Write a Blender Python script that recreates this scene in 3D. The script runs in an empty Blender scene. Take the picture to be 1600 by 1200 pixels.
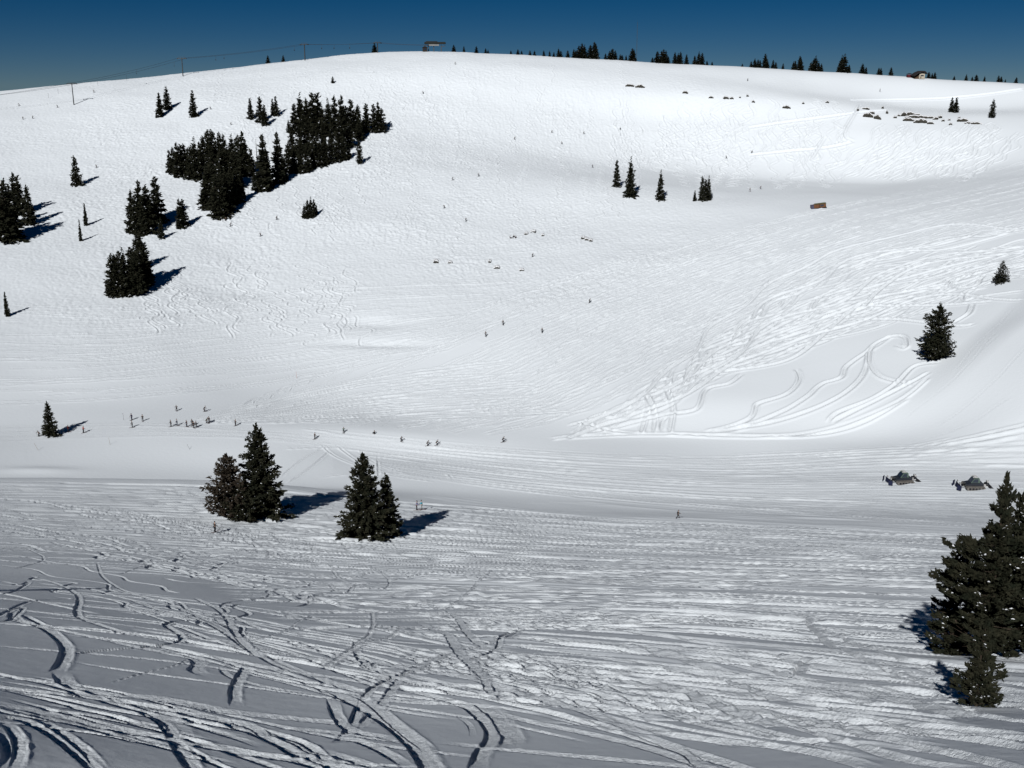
import bpy, bmesh, math, random
import numpy as np
from mathutils import Vector, Matrix
C = bpy.context.scene.collection
sc = bpy.context.scene
R = math.radians

# ---------------------------------------------------------------- camera
F = 1700.0                      # focal length in photo pixels (1600 px wide)
PITCH = R(15.3)
cd = bpy.data.cameras.new('camera'); cam = bpy.data.objects.new('camera', cd); C.objects.link(cam)
cam.location = (0, 0, 0); cam.rotation_euler = (R(90) - PITCH, 0, 0)
cd.sensor_width = 36; cd.lens = F / 1600 * 36; cd.clip_start = 0.1; cd.clip_end = 20000
sc.camera = cam

# ---------------------------------------------------------------- light
SUN_EL, SUN_BEHIND = R(33), R(18)         # sun behind the camera, to the left
sd = Vector((-math.sin(SUN_BEHIND) * math.cos(SUN_EL), -math.cos(SUN_BEHIND) * math.cos(SUN_EL), math.sin(SUN_EL)))
sl = bpy.data.lights.new('sun', 'SUN'); sl.energy = 5.0; sl.angle = R(0.5); sl.color = (1.0, 0.992, 0.975)
so = bpy.data.objects.new('sun', sl); C.objects.link(so)
so.rotation_euler = sd.to_track_quat('Z', 'Y').to_euler()
w = bpy.data.worlds.new('World'); sc.world = w; w.use_nodes = True
nt = w.node_tree; nt.nodes.clear()
sky = nt.nodes.new('ShaderNodeTexSky'); sky.sky_type = 'NISHITA'; sky.sun_disc = False
sky.sun_elevation = SUN_EL; sky.sun_rotation = math.atan2(sd.x, sd.y)
sky.altitude = 3400; sky.air_density = 0.6; sky.dust_density = 0.0; sky.ozone_density = 3.0
hs = nt.nodes.new('ShaderNodeHueSaturation'); hs.inputs['Saturation'].default_value = 1.43; hs.inputs['Value'].default_value = 0.45
bg = nt.nodes.new('ShaderNodeBackground'); bg.inputs['Strength'].default_value = 0.05
ow = nt.nodes.new('ShaderNodeOutputWorld')
nt.links.new(sky.outputs[0], hs.inputs['Color']); nt.links.new(hs.outputs[0], bg.inputs[0]); nt.links.new(bg.outputs[0], ow.inputs[0])
sc.view_settings.view_transform = 'Standard'; sc.view_settings.look = 'None'
sc.view_settings.exposure = -0.30; sc.view_settings.gamma = 1
sc.render.engine = 'CYCLES'
sc.cycles.max_bounces = 4; sc.cycles.diffuse_bounces = 0

# ---------------------------------------------------------------- pixel <-> ray
CP, SP = math.cos(PITCH), math.sin(PITCH)
def px2ray(px, py):             # photo pixel (1600x1200) -> azimuth, elevation tangent
    x = (px - 800) / F; y = (600 - py) / F
    fy = CP + y * SP; fz = -SP + y * CP
    return np.arctan2(x, fy), fz / np.hypot(x, fy)
def world2px(X, Y, Z):
    d = Y * CP - Z * SP; u = Y * SP + Z * CP
    return 800 + F * X / d, 600 - F * u / d

# ---------------------------------------------------------------- the snow terrain
COLS = np.array([-400, 0, 200, 400, 600, 800, 1000, 1200, 1400, 1600, 2000.])
AZC = np.arctan((COLS - 800) / (F * CP))
Z = lambda z: ('z', z)
n11 = lambda v: [v] * 11
CTRL = [   # (distances, photo rows or heights), one value per column
 (n11(0.6), n11(Z(-2.4))), (n11(4), n11(Z(-5.4))), (n11(10), n11(Z(-9.8))), (n11(20), n11(Z(-16.0))),
 (n11(30), [1165,1180,1188,1195,1200,1205,1210,1216,1222,1230,1240]),
 (n11(45), [1020,1040,1050,1062,1072,1080,1088,1096,1104,1112,1120]),
 (n11(62), [950,965,978,990,1000,1008,1015,1024,1034,1042,1052]),
 (n11(88), [915,924,932,940,948,955,960,966,974,982,990]),
 (n11(130), [885,892,895,899,903,906,909,912,915,918,922]),
 (n11(175), [822,828,834,842,846,846,846,848,850,852,860]),
 ([208]*11, [776,776,778,784,797,808,810,812,814,816,820]),
 ([228]*5+[230]*6, [748,745,746,753,774,786,790,792,794,796,800]),
 ([243]*5+[248]*6, [762,762,762,764,762,768,772,774,774,776,780]),
 ([253]*5+[262]*6, [738,739,740,744,744,748,754,756,756,758,764]),
 ([272]*4+[275]*1+[280]*6, [704,697,691,693,712,724,734,738,738,736,740]),
 ([284]*4+[290]*1+[297]*6, [680,676,664,664,672,696,712,716,714,700,700]),
 ([303]*4+[307]*1+[310]*6, [640,636,630,632,650,670,690,688,690,650,600]),
 ([329]*5+[331]*6, [570,575,574,584,604,624,628,622,618,580,540]),
 ([370]*5+[371]*6, [490,496,492,500,512,530,540,536,520,490,460]),
 ([417]*5+[423]*6, [415,420,415,420,430,440,445,440,425,405,380]),
 ([474]*5+[488]*6, [340,345,340,335,345,350,355,350,335,330,320]),
 ([539]*5+[545]*6, [275,280,270,262,268,278,290,303,305,287,280]),
 ([600]*5+[600]*6, [222,220,205,192,208,240,267,284,288,258,245]),
 ([642]*4+[650,655]+[658]*5, [190,182,165,148,150,168,190,192,202,198,195]),
 ([672]*3+[676,680,680]+[680]*5, [175,163,143,125,112,128,144,150,178,180,180]),
 ([690,690,695,702,706,706,704,704,704,704,704], [163,152,130,110,94,100,118,132,167,170,172]),
 ([705,708,716,730,742,742,745,748,752,756,762], [158,146,122,103,81,85,96.5,107,119,131,155]),
 ([745,748,756,770,782,782,785,788,792,796,802], [163,151,127,107,85,89,100.5,111,123,135,159]),
 (n11(1200), n11(Z(-40))), (n11(3000), n11(Z(-420))), (n11(9000), n11(Z(-1500))),
]
def build_ctrl():
    rc = np.zeros((len(CTRL), 11)); zc = np.zeros_like(rc)
    sh = np.array([0, 0, 0, 0, .35, .9, 1, 1, 1, 1, 1.])
    for i, (rs, ys) in enumerate(CTRL):
        for j in range(11):
            r = rs[j]; r = r * (1 + .15 * min(max((r - 125) / 50, 0), 1)) if r < 1100 else r
            rc[i, j] = r - 34 * sh[j] * min(max((r - 266) / 80, 0), 1)
            if isinstance(ys[j], tuple): zc[i, j] = ys[j][1]; continue
            py = ys[j]; yy = [v if not isinstance(v, tuple) else ys[j] for v in ys]
            for _ in range(4):      # the photo column this azimuth crosses at this row
                y = (600 - py) / F; px = 800 + F * math.tan(AZC[j]) * (CP + y * SP); py = float(np.interp(px, COLS, yy))
            y = (600 - py) / F
            zc[i, j] = (-SP + y * CP) / (CP + y * SP) * math.cos(AZC[j]) * rc[i, j]
    return rc, zc
def natspline(x, Y, xq):        # natural cubic spline, Y (n, m)
    n = len(x); h = np.diff(x); A = np.eye(n); B = np.zeros_like(Y)
    for i in range(1, n - 1):
        A[i, i-1] = h[i-1]; A[i, i] = 2 * (h[i-1] + h[i]); A[i, i+1] = h[i]
        B[i] = 6 * ((Y[i+1] - Y[i]) / h[i] - (Y[i] - Y[i-1]) / h[i-1])
    M = np.linalg.solve(A, B)
    k = np.clip(np.searchsorted(x, xq) - 1, 0, n - 2); xq = np.clip(xq, x[0], x[-1])
    a = (x[k+1] - xq)[:, None]; b = (xq - x[k])[:, None]; hk = h[k][:, None]
    return (M[k]*a**3 + M[k+1]*b**3) / (6*hk) + (Y[k]/hk - M[k]*hk/6)*a + (Y[k+1]/hk - M[k+1]*hk/6)*b
def pchip(x, y, xq):
    h = np.diff(x); d = np.diff(y) / h; m = np.zeros_like(y)
    w1 = 2*h[1:] + h[:-1]; w2 = h[1:] + 2*h[:-1]
    same = d[:-1] * d[1:] > 0
    mm = np.where(same, (w1 + w2) / np.where(same, w1/np.where(d[:-1]==0,1,d[:-1]) + w2/np.where(d[1:]==0,1,d[1:]), 1), 0)
    m[1:-1] = mm; m[0] = d[0]; m[-1] = d[-1]
    k = np.clip(np.searchsorted(x, xq) - 1, 0, len(x) - 2); t = (xq - x[k]) / h[k]
    return (y[k]*(1+2*t)*(1-t)**2 + m[k]*h[k]*t*(1-t)**2 + y[k+1]*t*t*(3-2*t) - m[k+1]*h[k]*t*t*(1-t))

rr = [0.6]
while rr[-1] < 9000:
    r = rr[-1]
    if r < 15: s = r * .05
    elif r < 24: s = r * .01
    elif r < 250: s = r * .0026
    elif r < 1000: s = .56
    else: s = r * .03
    rr.append(r + s)
RR = np.array(rr); NR = len(RR)
az = [0.0]; st = R(.036)
while az[-1] < R(29): az.append(az[-1] + st)
s = st
while az[-1] + s < math.pi - R(1):
    az.append(az[-1] + s); s = min(s * 1.12, R(5))
az = np.array(az); AZ = np.concatenate([-az[::-1], az[1:]]); NC = len(AZ)
rc, zc = build_ctrl()
rq = natspline(AZC, rc.T, AZ).T; zq = natspline(AZC, zc.T, AZ).T
ZB = np.zeros((NR, NC))
for j in range(NC): ZB[:, j] = pchip(rq[:, j], zq[:, j], RR)
def blur(A, n, axis=None):
    for _ in range(n):
        B = A.copy()
        if axis != 1: B[1:-1] = .25*A[:-2] + .5*A[1:-1] + .25*A[2:]
        A = B
        if axis != 0:
            B = A.copy(); B[:, 1:-1] = .25*A[:, :-2] + .5*A[:, 1:-1] + .25*A[:, 2:]
            A = B
    return A
i0 = np.searchsorted(RR, 245)
T = blur(ZB, 60, 0); i1 = np.searchsorted(RR, 255)
ZB[i1:i1+1400] = T[i1:i1+1400]; T = blur(ZB, 30, 0); ZB[40:i0-40] = T[40:i0-40]
SA, CA = np.sin(AZ), np.cos(AZ)
XX = RR[:, None] * SA[None]; YY = RR[:, None] * CA[None]

# smooth gradient noise on arrays
_rng = np.random.RandomState(7)
_perm = _rng.permutation(256); _perm = np.concatenate([_perm, _perm]); _ga = _rng.rand(256) * 2 * np.pi
_gx = np.cos(_ga).astype(np.float32); _gy = np.sin(_ga).astype(np.float32)
def noise(x, y, seed=0):
    x = (x + seed * 37.7).astype(np.float32); y = (y + seed * 91.3).astype(np.float32)
    xi = np.floor(x).astype(np.int32); yi = np.floor(y).astype(np.int32); xf = x - xi; yf = y - yi
    u = xf*xf*xf*(xf*(xf*6-15)+10); v = yf*yf*yf*(yf*(yf*6-15)+10)
    def g(a, b, dx, dy):
        h = _perm[_perm[a & 255] + (b & 255)]; return _gx[h]*dx + _gy[h]*dy
    a = g(xi, yi, xf, yf); b = g(xi+1, yi, xf-1, yf); c = g(xi, yi+1, xf, yf-1); d = g(xi+1, yi+1, xf-1, yf-1)
    return (a + u*(b-a)) * (1-v) + (c + u*(d-c)) * v
def sstep(a, b, x):
    t = np.clip((x - a) / (b - a), 0, 1); return t*t*(3-2*t)

_vis = ZB / RR[:, None]; _vismax = np.maximum.accumulate(_vis, axis=0)
IR0 = int(np.searchsorted(RR, 500))
def hit(px, py):                # where the ray through a photo pixel meets the snow
    a, te = px2ray(px, py); j = float(np.interp(a, AZ, np.arange(NC))); j0 = int(j)
    i = int(np.searchsorted(_vismax[:, j0], te))
    if i > NR - 3: i = int(np.argmax(_vis[IR0:, j0])) + IR0; r = RR[i]; return r * math.sin(a), r * math.cos(a)
    i = min(max(i, 1), NR - 2)
    v0, v1 = _vis[i-1, j0], _vis[i, j0]; t = 0 if v1 == v0 else min(max((te - v0) / (v1 - v0), 0), 1)
    r = RR[i-1] + t * (RR[i] - RR[i-1])
    return r * math.sin(a), r * math.cos(a)
HREL = np.zeros((NR, NC))       # relief added on top of the base
def gz(x, y):                   # snow height at x, y
    r = math.hypot(x, y); a = math.atan2(x, y)
    i = min(max(float(np.interp(r, RR, np.arange(NR))), 0), NR - 1.001); j = min(max(float(np.interp(a, AZ, np.arange(NC))), 0), NC - 1.001)
    i0, j0 = int(i), int(j); fi, fj = i - i0, j - j0
    A = ZB[i0:i0+2, j0:j0+2] + HREL[i0:i0+2, j0:j0+2]
    return float((A[0,0]*(1-fj)+A[0,1]*fj)*(1-fi) + (A[1,0]*(1-fj)+A[1,1]*fj)*fi)
def at(px, py):
    x, y = hit(px, py); return Vector((x, y, gz(x, y)))
# ---------------------------------------------------------------- relief: moguls, tree wells, ski tracks
PXB, PYB = world2px(XX, YY, ZB)
PXB = np.where(YY > 1, PXB, 5000); PYB = np.where(YY > 1, PYB, 5000)
def blob(cx, cy, sx, sy):
    return np.exp(-((PXB - cx) / sx) ** 2 - ((PYB - cy) / sy) ** 2)
REL = np.zeros((NR, NC), np.float32); DIS = np.zeros((NR, NC), np.float32)
ja, jb = np.searchsorted(AZ, -R(31)), np.searchsorted(AZ, R(31))
ia, ib = np.searchsorted(RR, 265), np.searchsorted(RR, 1030)
def far(f):                     # evaluate a field only on the far slope
    s = (slice(ia, ib), slice(ja, jb)); return s, f(XX[s], YY[s])
# broad undulation
s_, v_ = far(lambda x, y: .9 * noise(x/60, y/60, 1) + .45 * noise(x/25, y/25, 2))
REL[s_] += v_ * sstep(270, 380, RR[ia:ib])[:, None] * (1 - .6 * sstep(800, 900, RR[ia:ib]))[:, None]
# moguls
mask = (blob(700, 220, 420, 150) + .8 * blob(250, 280, 330, 200) + .7 * blob(820, 400, 260, 70) + .6 * blob(1150, 210, 160, 60)
        + .35 * blob(1050, 470, 260, 110) + .25 * blob(250, 480, 300, 100))
mask *= 1 - .9 * np.clip(blob(1370, 245, 190, 45) + blob(1150, 280, 300, 16) + blob(1500, 150, 250, 18), 0, 1)
mask = np.clip(mask, 0, 1)
def mog(x, y):
    wx = x + 2.5 * noise(x/9, y/9, 5); wy = y + 2.5 * noise(x/9, y/9, 6)
    a = np.abs(noise(wx/3.4, wy/5.2, 3)); b = np.abs(noise(wx/2.0, wy/2.6, 4)); c = noise(x/9, y/12, 9)
    return (.62 * a + .50 * b) * (.7 + .9 * noise(x/40, y/40, 15)) + .22 * c + .22 * noise(x/1.2, y/1.6, 16)
s_, v_ = far(mog); REL[s_] += (v_ * mask[s_] * sstep(330, 430, RR[ia:ib])[:, None]).astype(np.float32)
# wind ripple on smooth parts of the near slope
n1 = slice(0, ia)
REL[n1] += (.10 * noise(XX[n1]/9, YY[n1]/9, 11) + .25 * noise(XX[n1]/28, YY[n1]/28, 12)).astype(np.float32) * sstep(15, 40, RR[n1])[:, None]
def well(px, py, rad, dep):     # hollow the wind scours round a tree
    x, y = hit(px, py); r = math.hypot(x, y)
    i1, i2 = np.searchsorted(RR, [r - rad*3, r + rad*3]); s = (slice(i1, i2), slice(ja, jb))
    d = np.hypot(XX[s] - x, YY[s] - y) / rad
    REL[s] += (-dep * np.exp(-d**2) + .35 * dep * np.exp(-((d - 1.7) / .5)**2)).astype(np.float32)
for a in [(372, 800, 3.2, .5), (400, 798, 3.4, .4), (562, 836, 4.0, .55), (603, 834, 3, .4), (1500, 1000, 2.4, .3), (1570, 1005, 3, .4), (1540, 1098, 1.0, .15)]: well(*a)
for px, py, sx, sy, h in [(575, 505, 55, 8, -1.0), (590, 538, 70, 6, -.8), (380, 452, 70, 16, -.8), (60, 735, 60, 5, .5)]:
    REL += (h * blob(px, py, sx, sy)).astype(np.float32)
lx = np.interp(PYB, [400, 440, 500, 560, 620, 680, 720], [1655, 1612, 1545, 1472, 1400, 1325, 1270]); d_ = np.clip(PXB - lx, -1, 2000)
spur = 2.4 * sstep(0, 80, d_) * np.exp(-d_ / 400) * sstep(670, 520, PYB) * sstep(395, 440, PYB) * (RR[:, None] > 270) * (RR[:, None] < 700)
REL[:, ja:jb] += spur[:, ja:jb].astype(np.float32)
TRK = np.zeros((NR, NC), np.float32)
DTH = AZ[NC//2+1] - AZ[NC//2]
def spline(P, step):            # smooth polyline through points, resampled evenly
    P = np.array(P, float); n = len(P)
    if n == 2: Q = np.linspace(P[0], P[1], 40)
    else:
        out = []
        for i in range(n - 1):
            p0 = P[max(i-1, 0)]; p1 = P[i]; p2 = P[i+1]; p3 = P[min(i+2, n-1)]; t = np.linspace(0, 1, 16, endpoint=False)[:, None]
            out.append(.5*((2*p1) + (p2-p0)*t + (2*p0-5*p1+4*p2-p3)*t*t + (-p0+3*p1-3*p2+p3)*t**3))
        Q = np.vstack(out + [P[-1:]])
    L = np.concatenate([[0], np.cumsum(np.hypot(*np.diff(Q, axis=0).T))])
    m = max(int(L[-1] / step), 2); q = np.linspace(0, L[-1], m)
    return np.stack([np.interp(q, L, Q[:, 0]), np.interp(q, L, Q[:, 1])], 1), q
trng = np.random.RandomState(11)
AWAY = (math.sin(SUN_BEHIND + .5), math.cos(SUN_BEHIND + .5))
def stamp(W, width, depth, kind=0, berm=.5, jit=1.0):
    """press one track, centre line W in metres, into the snow"""
    if len(W) < 3: return
    r = np.hypot(W[:, 0], W[:, 1]); a = np.arctan2(W[:, 0], W[:, 1])
    rad = width * 1.6
    fi = np.interp(r, RR, np.arange(NR)); fj = np.interp(a, AZ, np.arange(NC))
    i1 = np.maximum(np.interp(r - rad, RR, np.arange(NR)).astype(int), 1); i2 = np.minimum(np.interp(r + rad, RR, np.arange(NR)).astype(int) + 2, NR - 1)
    dj = rad / (r * DTH) + 1
    j1 = np.maximum((fj - dj).astype(int), 0); j2 = np.minimum((fj + dj).astype(int) + 2, NC - 1)
    I1, I2, J1, J2 = i1.min(), i2.max(), j1.min(), j2.max()
    if (I2 - I1) * (J2 - J1) > 9e6 or I2 - I1 < 1 or J2 - J1 < 1: return
    D = np.full((I2 - I1, J2 - J1), 9., np.float32); S = np.zeros_like(D); K = np.zeros_like(D)
    Lc = np.concatenate([[0], np.cumsum(np.hypot(*np.diff(W, axis=0).T))])
    for k in range(len(W) - 1):
        p = W[k]; e = W[k+1] - p; L = math.hypot(e[0], e[1]) + 1e-6; e = e / L
        u1, u2, v1, v2 = min(i1[k], i1[k+1]), max(i2[k], i2[k+1]), min(j1[k], j1[k+1]), max(j2[k], j2[k+1])
        x = XX[u1:u2, v1:v2] - p[0]; y = YY[u1:u2, v1:v2] - p[1]
        t = np.clip(x * e[0] + y * e[1], 0, L); cx = x - t*e[0]; cy = y - t*e[1]
        kk = max(-1., min(1., 2.5 * (e[1] * AWAY[0] - e[0] * AWAY[1])))
        d = np.sqrt(cx*cx + cy*cy); sg = np.where(cx*e[1] - cy*e[0] > 0, 1., -1.)
        sub = D[u1-I1:u2-I1, v1-J1:v2-J1]; m = d < np.abs(sub)
        sub[m] = (d*sg)[m]; K[u1-I1:u2-I1, v1-J1:v2-J1][m] = kk; S[u1-I1:u2-I1, v1-J1:v2-J1][m] = (t + Lc[k])[m]
    q = D / (width * .5); aq = np.abs(q)
    env = np.minimum(S / 2.0, (Lc[-1] - S) / 2.0); env = np.clip(env, 0, 1)
    X = XX[I1:I2, J1:J2]; Y = YY[I1:I2, J1:J2]
    sel = aq < 3
    nz = np.zeros_like(D); gr = max(width * .3, float(r.mean()) * .0035); nz[sel] = noise(S[sel] / (gr * 6), D[sel] / gr, int(Lc[-1]) % 50) + .35 * noise(S[sel] / (gr * 1.4), D[sel] / (gr * .8), 3)
    q2 = aq + .25 * nz * jit
    if kind == 1:               # footprints
        dep = depth * np.exp(-(np.abs(q) / .55)**4) * (np.sin(S * 2*np.pi/.62) > -.3)
        prof = -dep + .2*depth*np.exp(-((aq - 1.2)/.4)**2)
    elif kind == 2:             # pair of ski grooves
        prof = -depth * (np.exp(-((q - .55)/.28)**2) + np.exp(-((q + .55)/.28)**2)) + .25*depth*np.exp(-(q/.2)**2)
    else:
        aK = np.abs(K); u = q * np.sign(K) + .14 * nz * jit     # u: -1 on the sunny rim, +1 on the far rim
        wall = sstep(-1.25, -.85, u); ramp = np.clip((1.15 - u) / 2.1, 0, 1)
        asym = -wall * ramp + .16 * np.exp(-((u - 1.25) / .35)**2) * (1 + .8 * nz)
        sym = -np.exp(-q2**4) + .35 * np.exp(-((q2 - 1.3) / .35)**2)
        prof = depth * (.6 + 1.2 * aK * aK) * (aK * asym + (1 - aK) * sym) * (1 + .25 * nz * jit) + .05 * jit * nz * min(depth / .2, 1) * np.exp(-(aq / 1.3)**4)
    if kind == 3:
        prof = depth * (-.45 * np.exp(-(q / .8)**2) + .75 * np.exp(-((aq - 1.25) / .6)**2) * (1 + .35 * nz)) * (.75 + .25 * np.sign(D) )
    env = env * (aq < 3.1)
    m = np.exp(-(aq / 1.25)**6) * env
    T = TRK[I1:I2, J1:J2]
    T *= 1 - .75 * m; T += prof * env
    G = DIS[I1:I2, J1:J2]; np.maximum(G, np.exp(-(aq / 1.45)**4) * env * sstep(0, .5, np.abs(prof).max() / .1 + np.zeros(1)), out=G)
def wiggle(W, amp, lam, ph=0, irregular=.3):
    d = np.gradient(W, axis=0); L = np.hypot(d[:, 0], d[:, 1]) + 1e-6; nrm = np.stack([-d[:, 1], d[:, 0]], 1) / L[:, None]
    s = np.concatenate([[0], np.cumsum(np.hypot(*np.diff(W, axis=0).T))])
    s = s + irregular * lam * noise(s / lam / 2, s * 0, int(ph * 50))
    k = amp * np.sin(2*np.pi * s / lam + ph) ; return W + nrm * k[:, None]
def pxpath(pts, n=24):
    Q, _ = spline(pts, max(np.hypot(*(np.array(pts)[-1] - np.array(pts)[0])) / n, 6)); return np.array([hit(*p) for p in Q])
def track(pts, width, depth, kind=0, amp=0, lam=20, ph=0, berm=.5, jit=None):
    if jit is None: jit = .4 if kind == 3 else 1.0
    W = pxpath(pts); rm = np.hypot(W[:, 0], W[:, 1]).mean()
    W, q = spline(W, max(.35, rm * .0022))
    if amp: W = wiggle(W, amp, lam, ph)
    stamp(W, width, depth, kind, berm, jit)
def family(A, B, n, width, depth, amp=(0, 0), lam=(15, 40), span=(.3, 1.), kind=0, berm=.5, pw=1.0, jit=None):
    m = 12
    def even(P):
        Q, q = spline(P, 8); k = np.linspace(0, len(Q) - 1, m); return np.stack([np.interp(k, np.arange(len(Q)), Q[:, c]) for c in (0, 1)], 1)
    A, B = even(A), even(B)
    for _ in range(n):
        t0 = trng.rand() ** pw; t1 = np.clip(t0 + trng.normal() * .12, 0, 1); t = np.linspace(t0, t1, m)[:, None]
        P = A * (1 - t) + B * t
        L = trng.uniform(*span); s0 = trng.uniform(-.1, 1.1 - L); k = np.clip(np.linspace(s0, s0 + L, 8), 0, 1) * (m - 1)
        P = np.stack([np.interp(k, np.arange(m), P[:, c]) for c in (0, 1)], 1)
        track(P, width * trng.uniform(.7, 1.35), depth * trng.uniform(.6, 1.3), kind, trng.uniform(*amp), trng.uniform(*lam), trng.rand() * 6.28, berm, jit)

# -- far slope: hundreds of runs in families that follow the fall of the ground
family([(1650,235),(1450,290),(1250,330),(1000,400),(750,475),(560,560),(330,650)], [(1650,350),(1400,400),(1150,520),(1000,610),(880,655),(760,680)],
       260, .9, .24, (0, .9), (9, 22), (.15, .7), 3, .6)
family([(-60,470),(200,480),(480,450),(800,440)], [(-60,640),(200,625),(450,600),(700,545)], 130, .9, .2, (0, .5), (12, 30), (.15, .6), 3, .6)
family([(300,655),(520,600),(800,560)], [(330,662),(600,662),(900,650)], 80, .9, .24, (0, .3), (12, 30), (.3, .8), 3, .6)
for k in range(46):             # looping turns on the lower left of the far slope
    x = trng.uniform(215, 560); y = trng.uniform(405, 500); track([(x, y), (x + trng.normal()*8 + 10, y + 22), (x + trng.normal()*14 + 18, y + 45)], 1.1, .34, 3, trng.uniform(1.5, 3.2), trng.uniform(11, 20), trng.rand()*6, .7)
for k in range(85):             # turns below the cliffs and in the bowl
    x = trng.uniform(960, 1330); y = trng.uniform(150, 235); track([(x, y), (x - 6 + trng.normal()*8, y + 30), (x - 14 + trng.normal()*14, y + 62)], 1.4, .5, 3, trng.uniform(1, 3), trng.uniform(10, 22), trng.rand()*6, .7)
for k in range(120):
    x = trng.uniform(350, 1000); y = trng.uniform(95, 330); track([(x, y), (x + trng.normal()*6, y + 25), (x + trng.normal()*12, y + 50)], 1.2, .32, 3, trng.uniform(.8, 2), trng.uniform(7, 14), trng.rand()*6, .7)
for k in range(60):
    x = trng.uniform(1370, 1600); y = trng.uniform(190, 215); track([(x, y), (x - 20, y + 30), (x - 75 + trng.normal()*12, y + 70)], 1.5, .45, 3, trng.uniform(.5, 2.4), trng.uniform(12, 26), trng.rand()*6, .7)
# traverses in the bowl
for p in ([(1390,172),(1300,182),(1170,200)], [(1335,222),(1290,232),(1170,243)], [(1345,165),(1320,210),(1335,222)], [(1600,140),(1500,152),(1400,156),(1330,158)], [(1290,215),(1268,250)]):
    track(p, 2.2, .9, 3)
# right-hand pillow and powder field
family([(1650,350),(1480,375),(1330,410),(1200,480),(1080,570),(1000,625),(900,672)], [(1650,430),(1550,450),(1420,500),(1330,520),(1240,555),(1120,590),(930,678)],
       62, 1.3, .42, (.4, 4.0), (26, 60), (.45, 1.), 3, .8)
for p in ["1244,576;1250,590;1243,605;1225,618;1185,632;1180,645;1170,656;1140,668;1100,676", "1395,525;1372,540;1325,572;1315,590;1285,600;1262,620;1220,645;1150,672;1105,677",
          "1360,550;1350,585;1320,615;1270,640;1200,662;1110,676", "1400,540;1415,545;1412,528;1390,528;1362,545;1360,570;1380,590;1430,600",
          "1470,566;1430,572;1400,600;1360,625;1310,645;1295,660", "1455,580;1400,610;1340,640;1300,660", "1160,585;1140,600;1105,610;1090,640;1050,650;1036,660;1033,676",
          "1480,450;1420,455;1340,480;1240,560;1110,585", "1600,430;1540,432;1528,445;1500,450;1480,440;1505,430;1540,432", "1600,455;1530,465;1505,470;1510,455;1545,448",
          "1550,472;1450,478;1340,478", "1525,505;1495,510;1400,500;1330,500", "1520,475;1515,490;1490,505", "1600,395;1500,405;1430,420;1380,450;1350,480",
          "1580,365;1480,390;1400,395;1330,420", "1000,680;1012,640;1008,618", "1020,678;1022,650;1010,620", "1045,678;1050,640;1040,610",
          "860,686;950,672;1000,660;1060,645", "900,660;960,675;1010,680", "880,684;960,681;1100,680;1250,681;1340,664;1420,620",
          "1040,679;1200,682;1300,668;1400,628;1450,590"]:
    track([tuple(map(float, q.split(','))) for q in p.split(';')], 1.5, .6, 3, berm=.9)
family([(1650,640),(1500,680),(1380,705),(1200,715)], [(1650,740),(1500,735),(1350,728),(1200,722)], 50, 1.6, .34, (0, .3), (20, 50), (.3, .9), 3, .6)
# the bank in the middle, where everybody cuts down from the path
for p in ["500,692;530,715;600,740;680,752", "520,695;600,705;660,720;705,745", "540,700;630,700;680,725;710,750", "505,700;470,720;440,745", "515,705;480,735;450,755", "560,700;590,725;650,742;705,748",
          "590,705;592,745", "560,745;640,730;690,722", "520,690;560,720;600,735", "500,745;600,738;700,750", "440,700;530,698;600,705;650,712"]:
    track([tuple(map(float, q.split(','))) for q in p.split(';')], .9, .3, 3)
family([(1600,455),(1540,520),(1480,590),(1400,660)], [(1650,600),(1580,650),(1500,690),(1420,705)], 5, 1.0, .05, (0, .6), (16, 38), (.3, .9), 3, .6)
# valley floor, packed and streaked
family([(470,668),(800,700),(1100,712),(1350,700),(1650,690)], [(640,745),(860,775),(1150,800),(1400,815),(1650,830)], 230, 1.1, .17, (0, .25), (25, 60), (.15, .6), 3, .5)
family([(-60,668),(200,660),(420,672),(700,695)], [(-60,690),(200,682),(420,686),(640,712)], 60, 1.0, .07, (0, .2), (25, 60), (.15, .6), 3, .5)
# -- near slope
family([(-60,752),(250,756),(450,768),(700,790),(1000,812),(1650,842)], [(-60,872),(250,880),(500,892),(800,905),(1100,912),(1650,925)], 230, .85, .22, (0, .6), (30, 80), (.25, .9), 0, .7, 1.0, .3)
family([(-60,752),(250,756),(450,768),(700,790),(1000,812),(1650,842)], [(-60,872),(250,880),(500,892),(800,905),(1100,912),(1650,925)], 90, .5, .14, (0, .8), (20, 60), (.08, .3), 0, .7, 1.0, .4)
family([(-60,760),(200,790),(450,835),(700,870)], [(-60,840),(150,870),(350,910),(600,960)], 26, .8, .16, (.3, 1.6), (14, 30), (.2, .7), 0, .7, 1.0, .6)
family([(250,880),(600,895),(1000,905),(1650,925)], [(450,985),(800,985),(1100,990),(1650,1040)], 120, .6, .2, (0, .7), (20, 60), (.25, .9), 0, .7, 1.0, .45)
family([(650,960),(1000,985),(1650,1050)], [(560,1080),(1000,1120),(1650,1190)], 70, .6, .18, (0, .8), (14, 40), (.3, .9), 0, .7, 1.0, .5)
family([(-60,860),(100,880),(300,930),(600,1010)], [(-60,960),(100,1000),(300,1030),(600,1120)], 16, .32, .09, (.2, 1.4), (12, 30), (.3, .9), 0, .7, 1.0, .6)
family([(-60,990),(200,1040),(500,1130),(700,1230)], [(-60,1130),(200,1170),(400,1230),(500,1290)], 14, .3, .09, (.1, .8), (8, 20), (.4, 1.), 0, .7, 1.0, .6)
family([(-60,905),(300,935),(700,1000),(1100,1090),(1650,1200)], [(-60,985),(200,1010),(600,1080),(900,1150),(1200,1230)], 20, .4, .12, (0, .5), (14, 30), (.3, .9), 0, .7, 1.0, .6)
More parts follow.
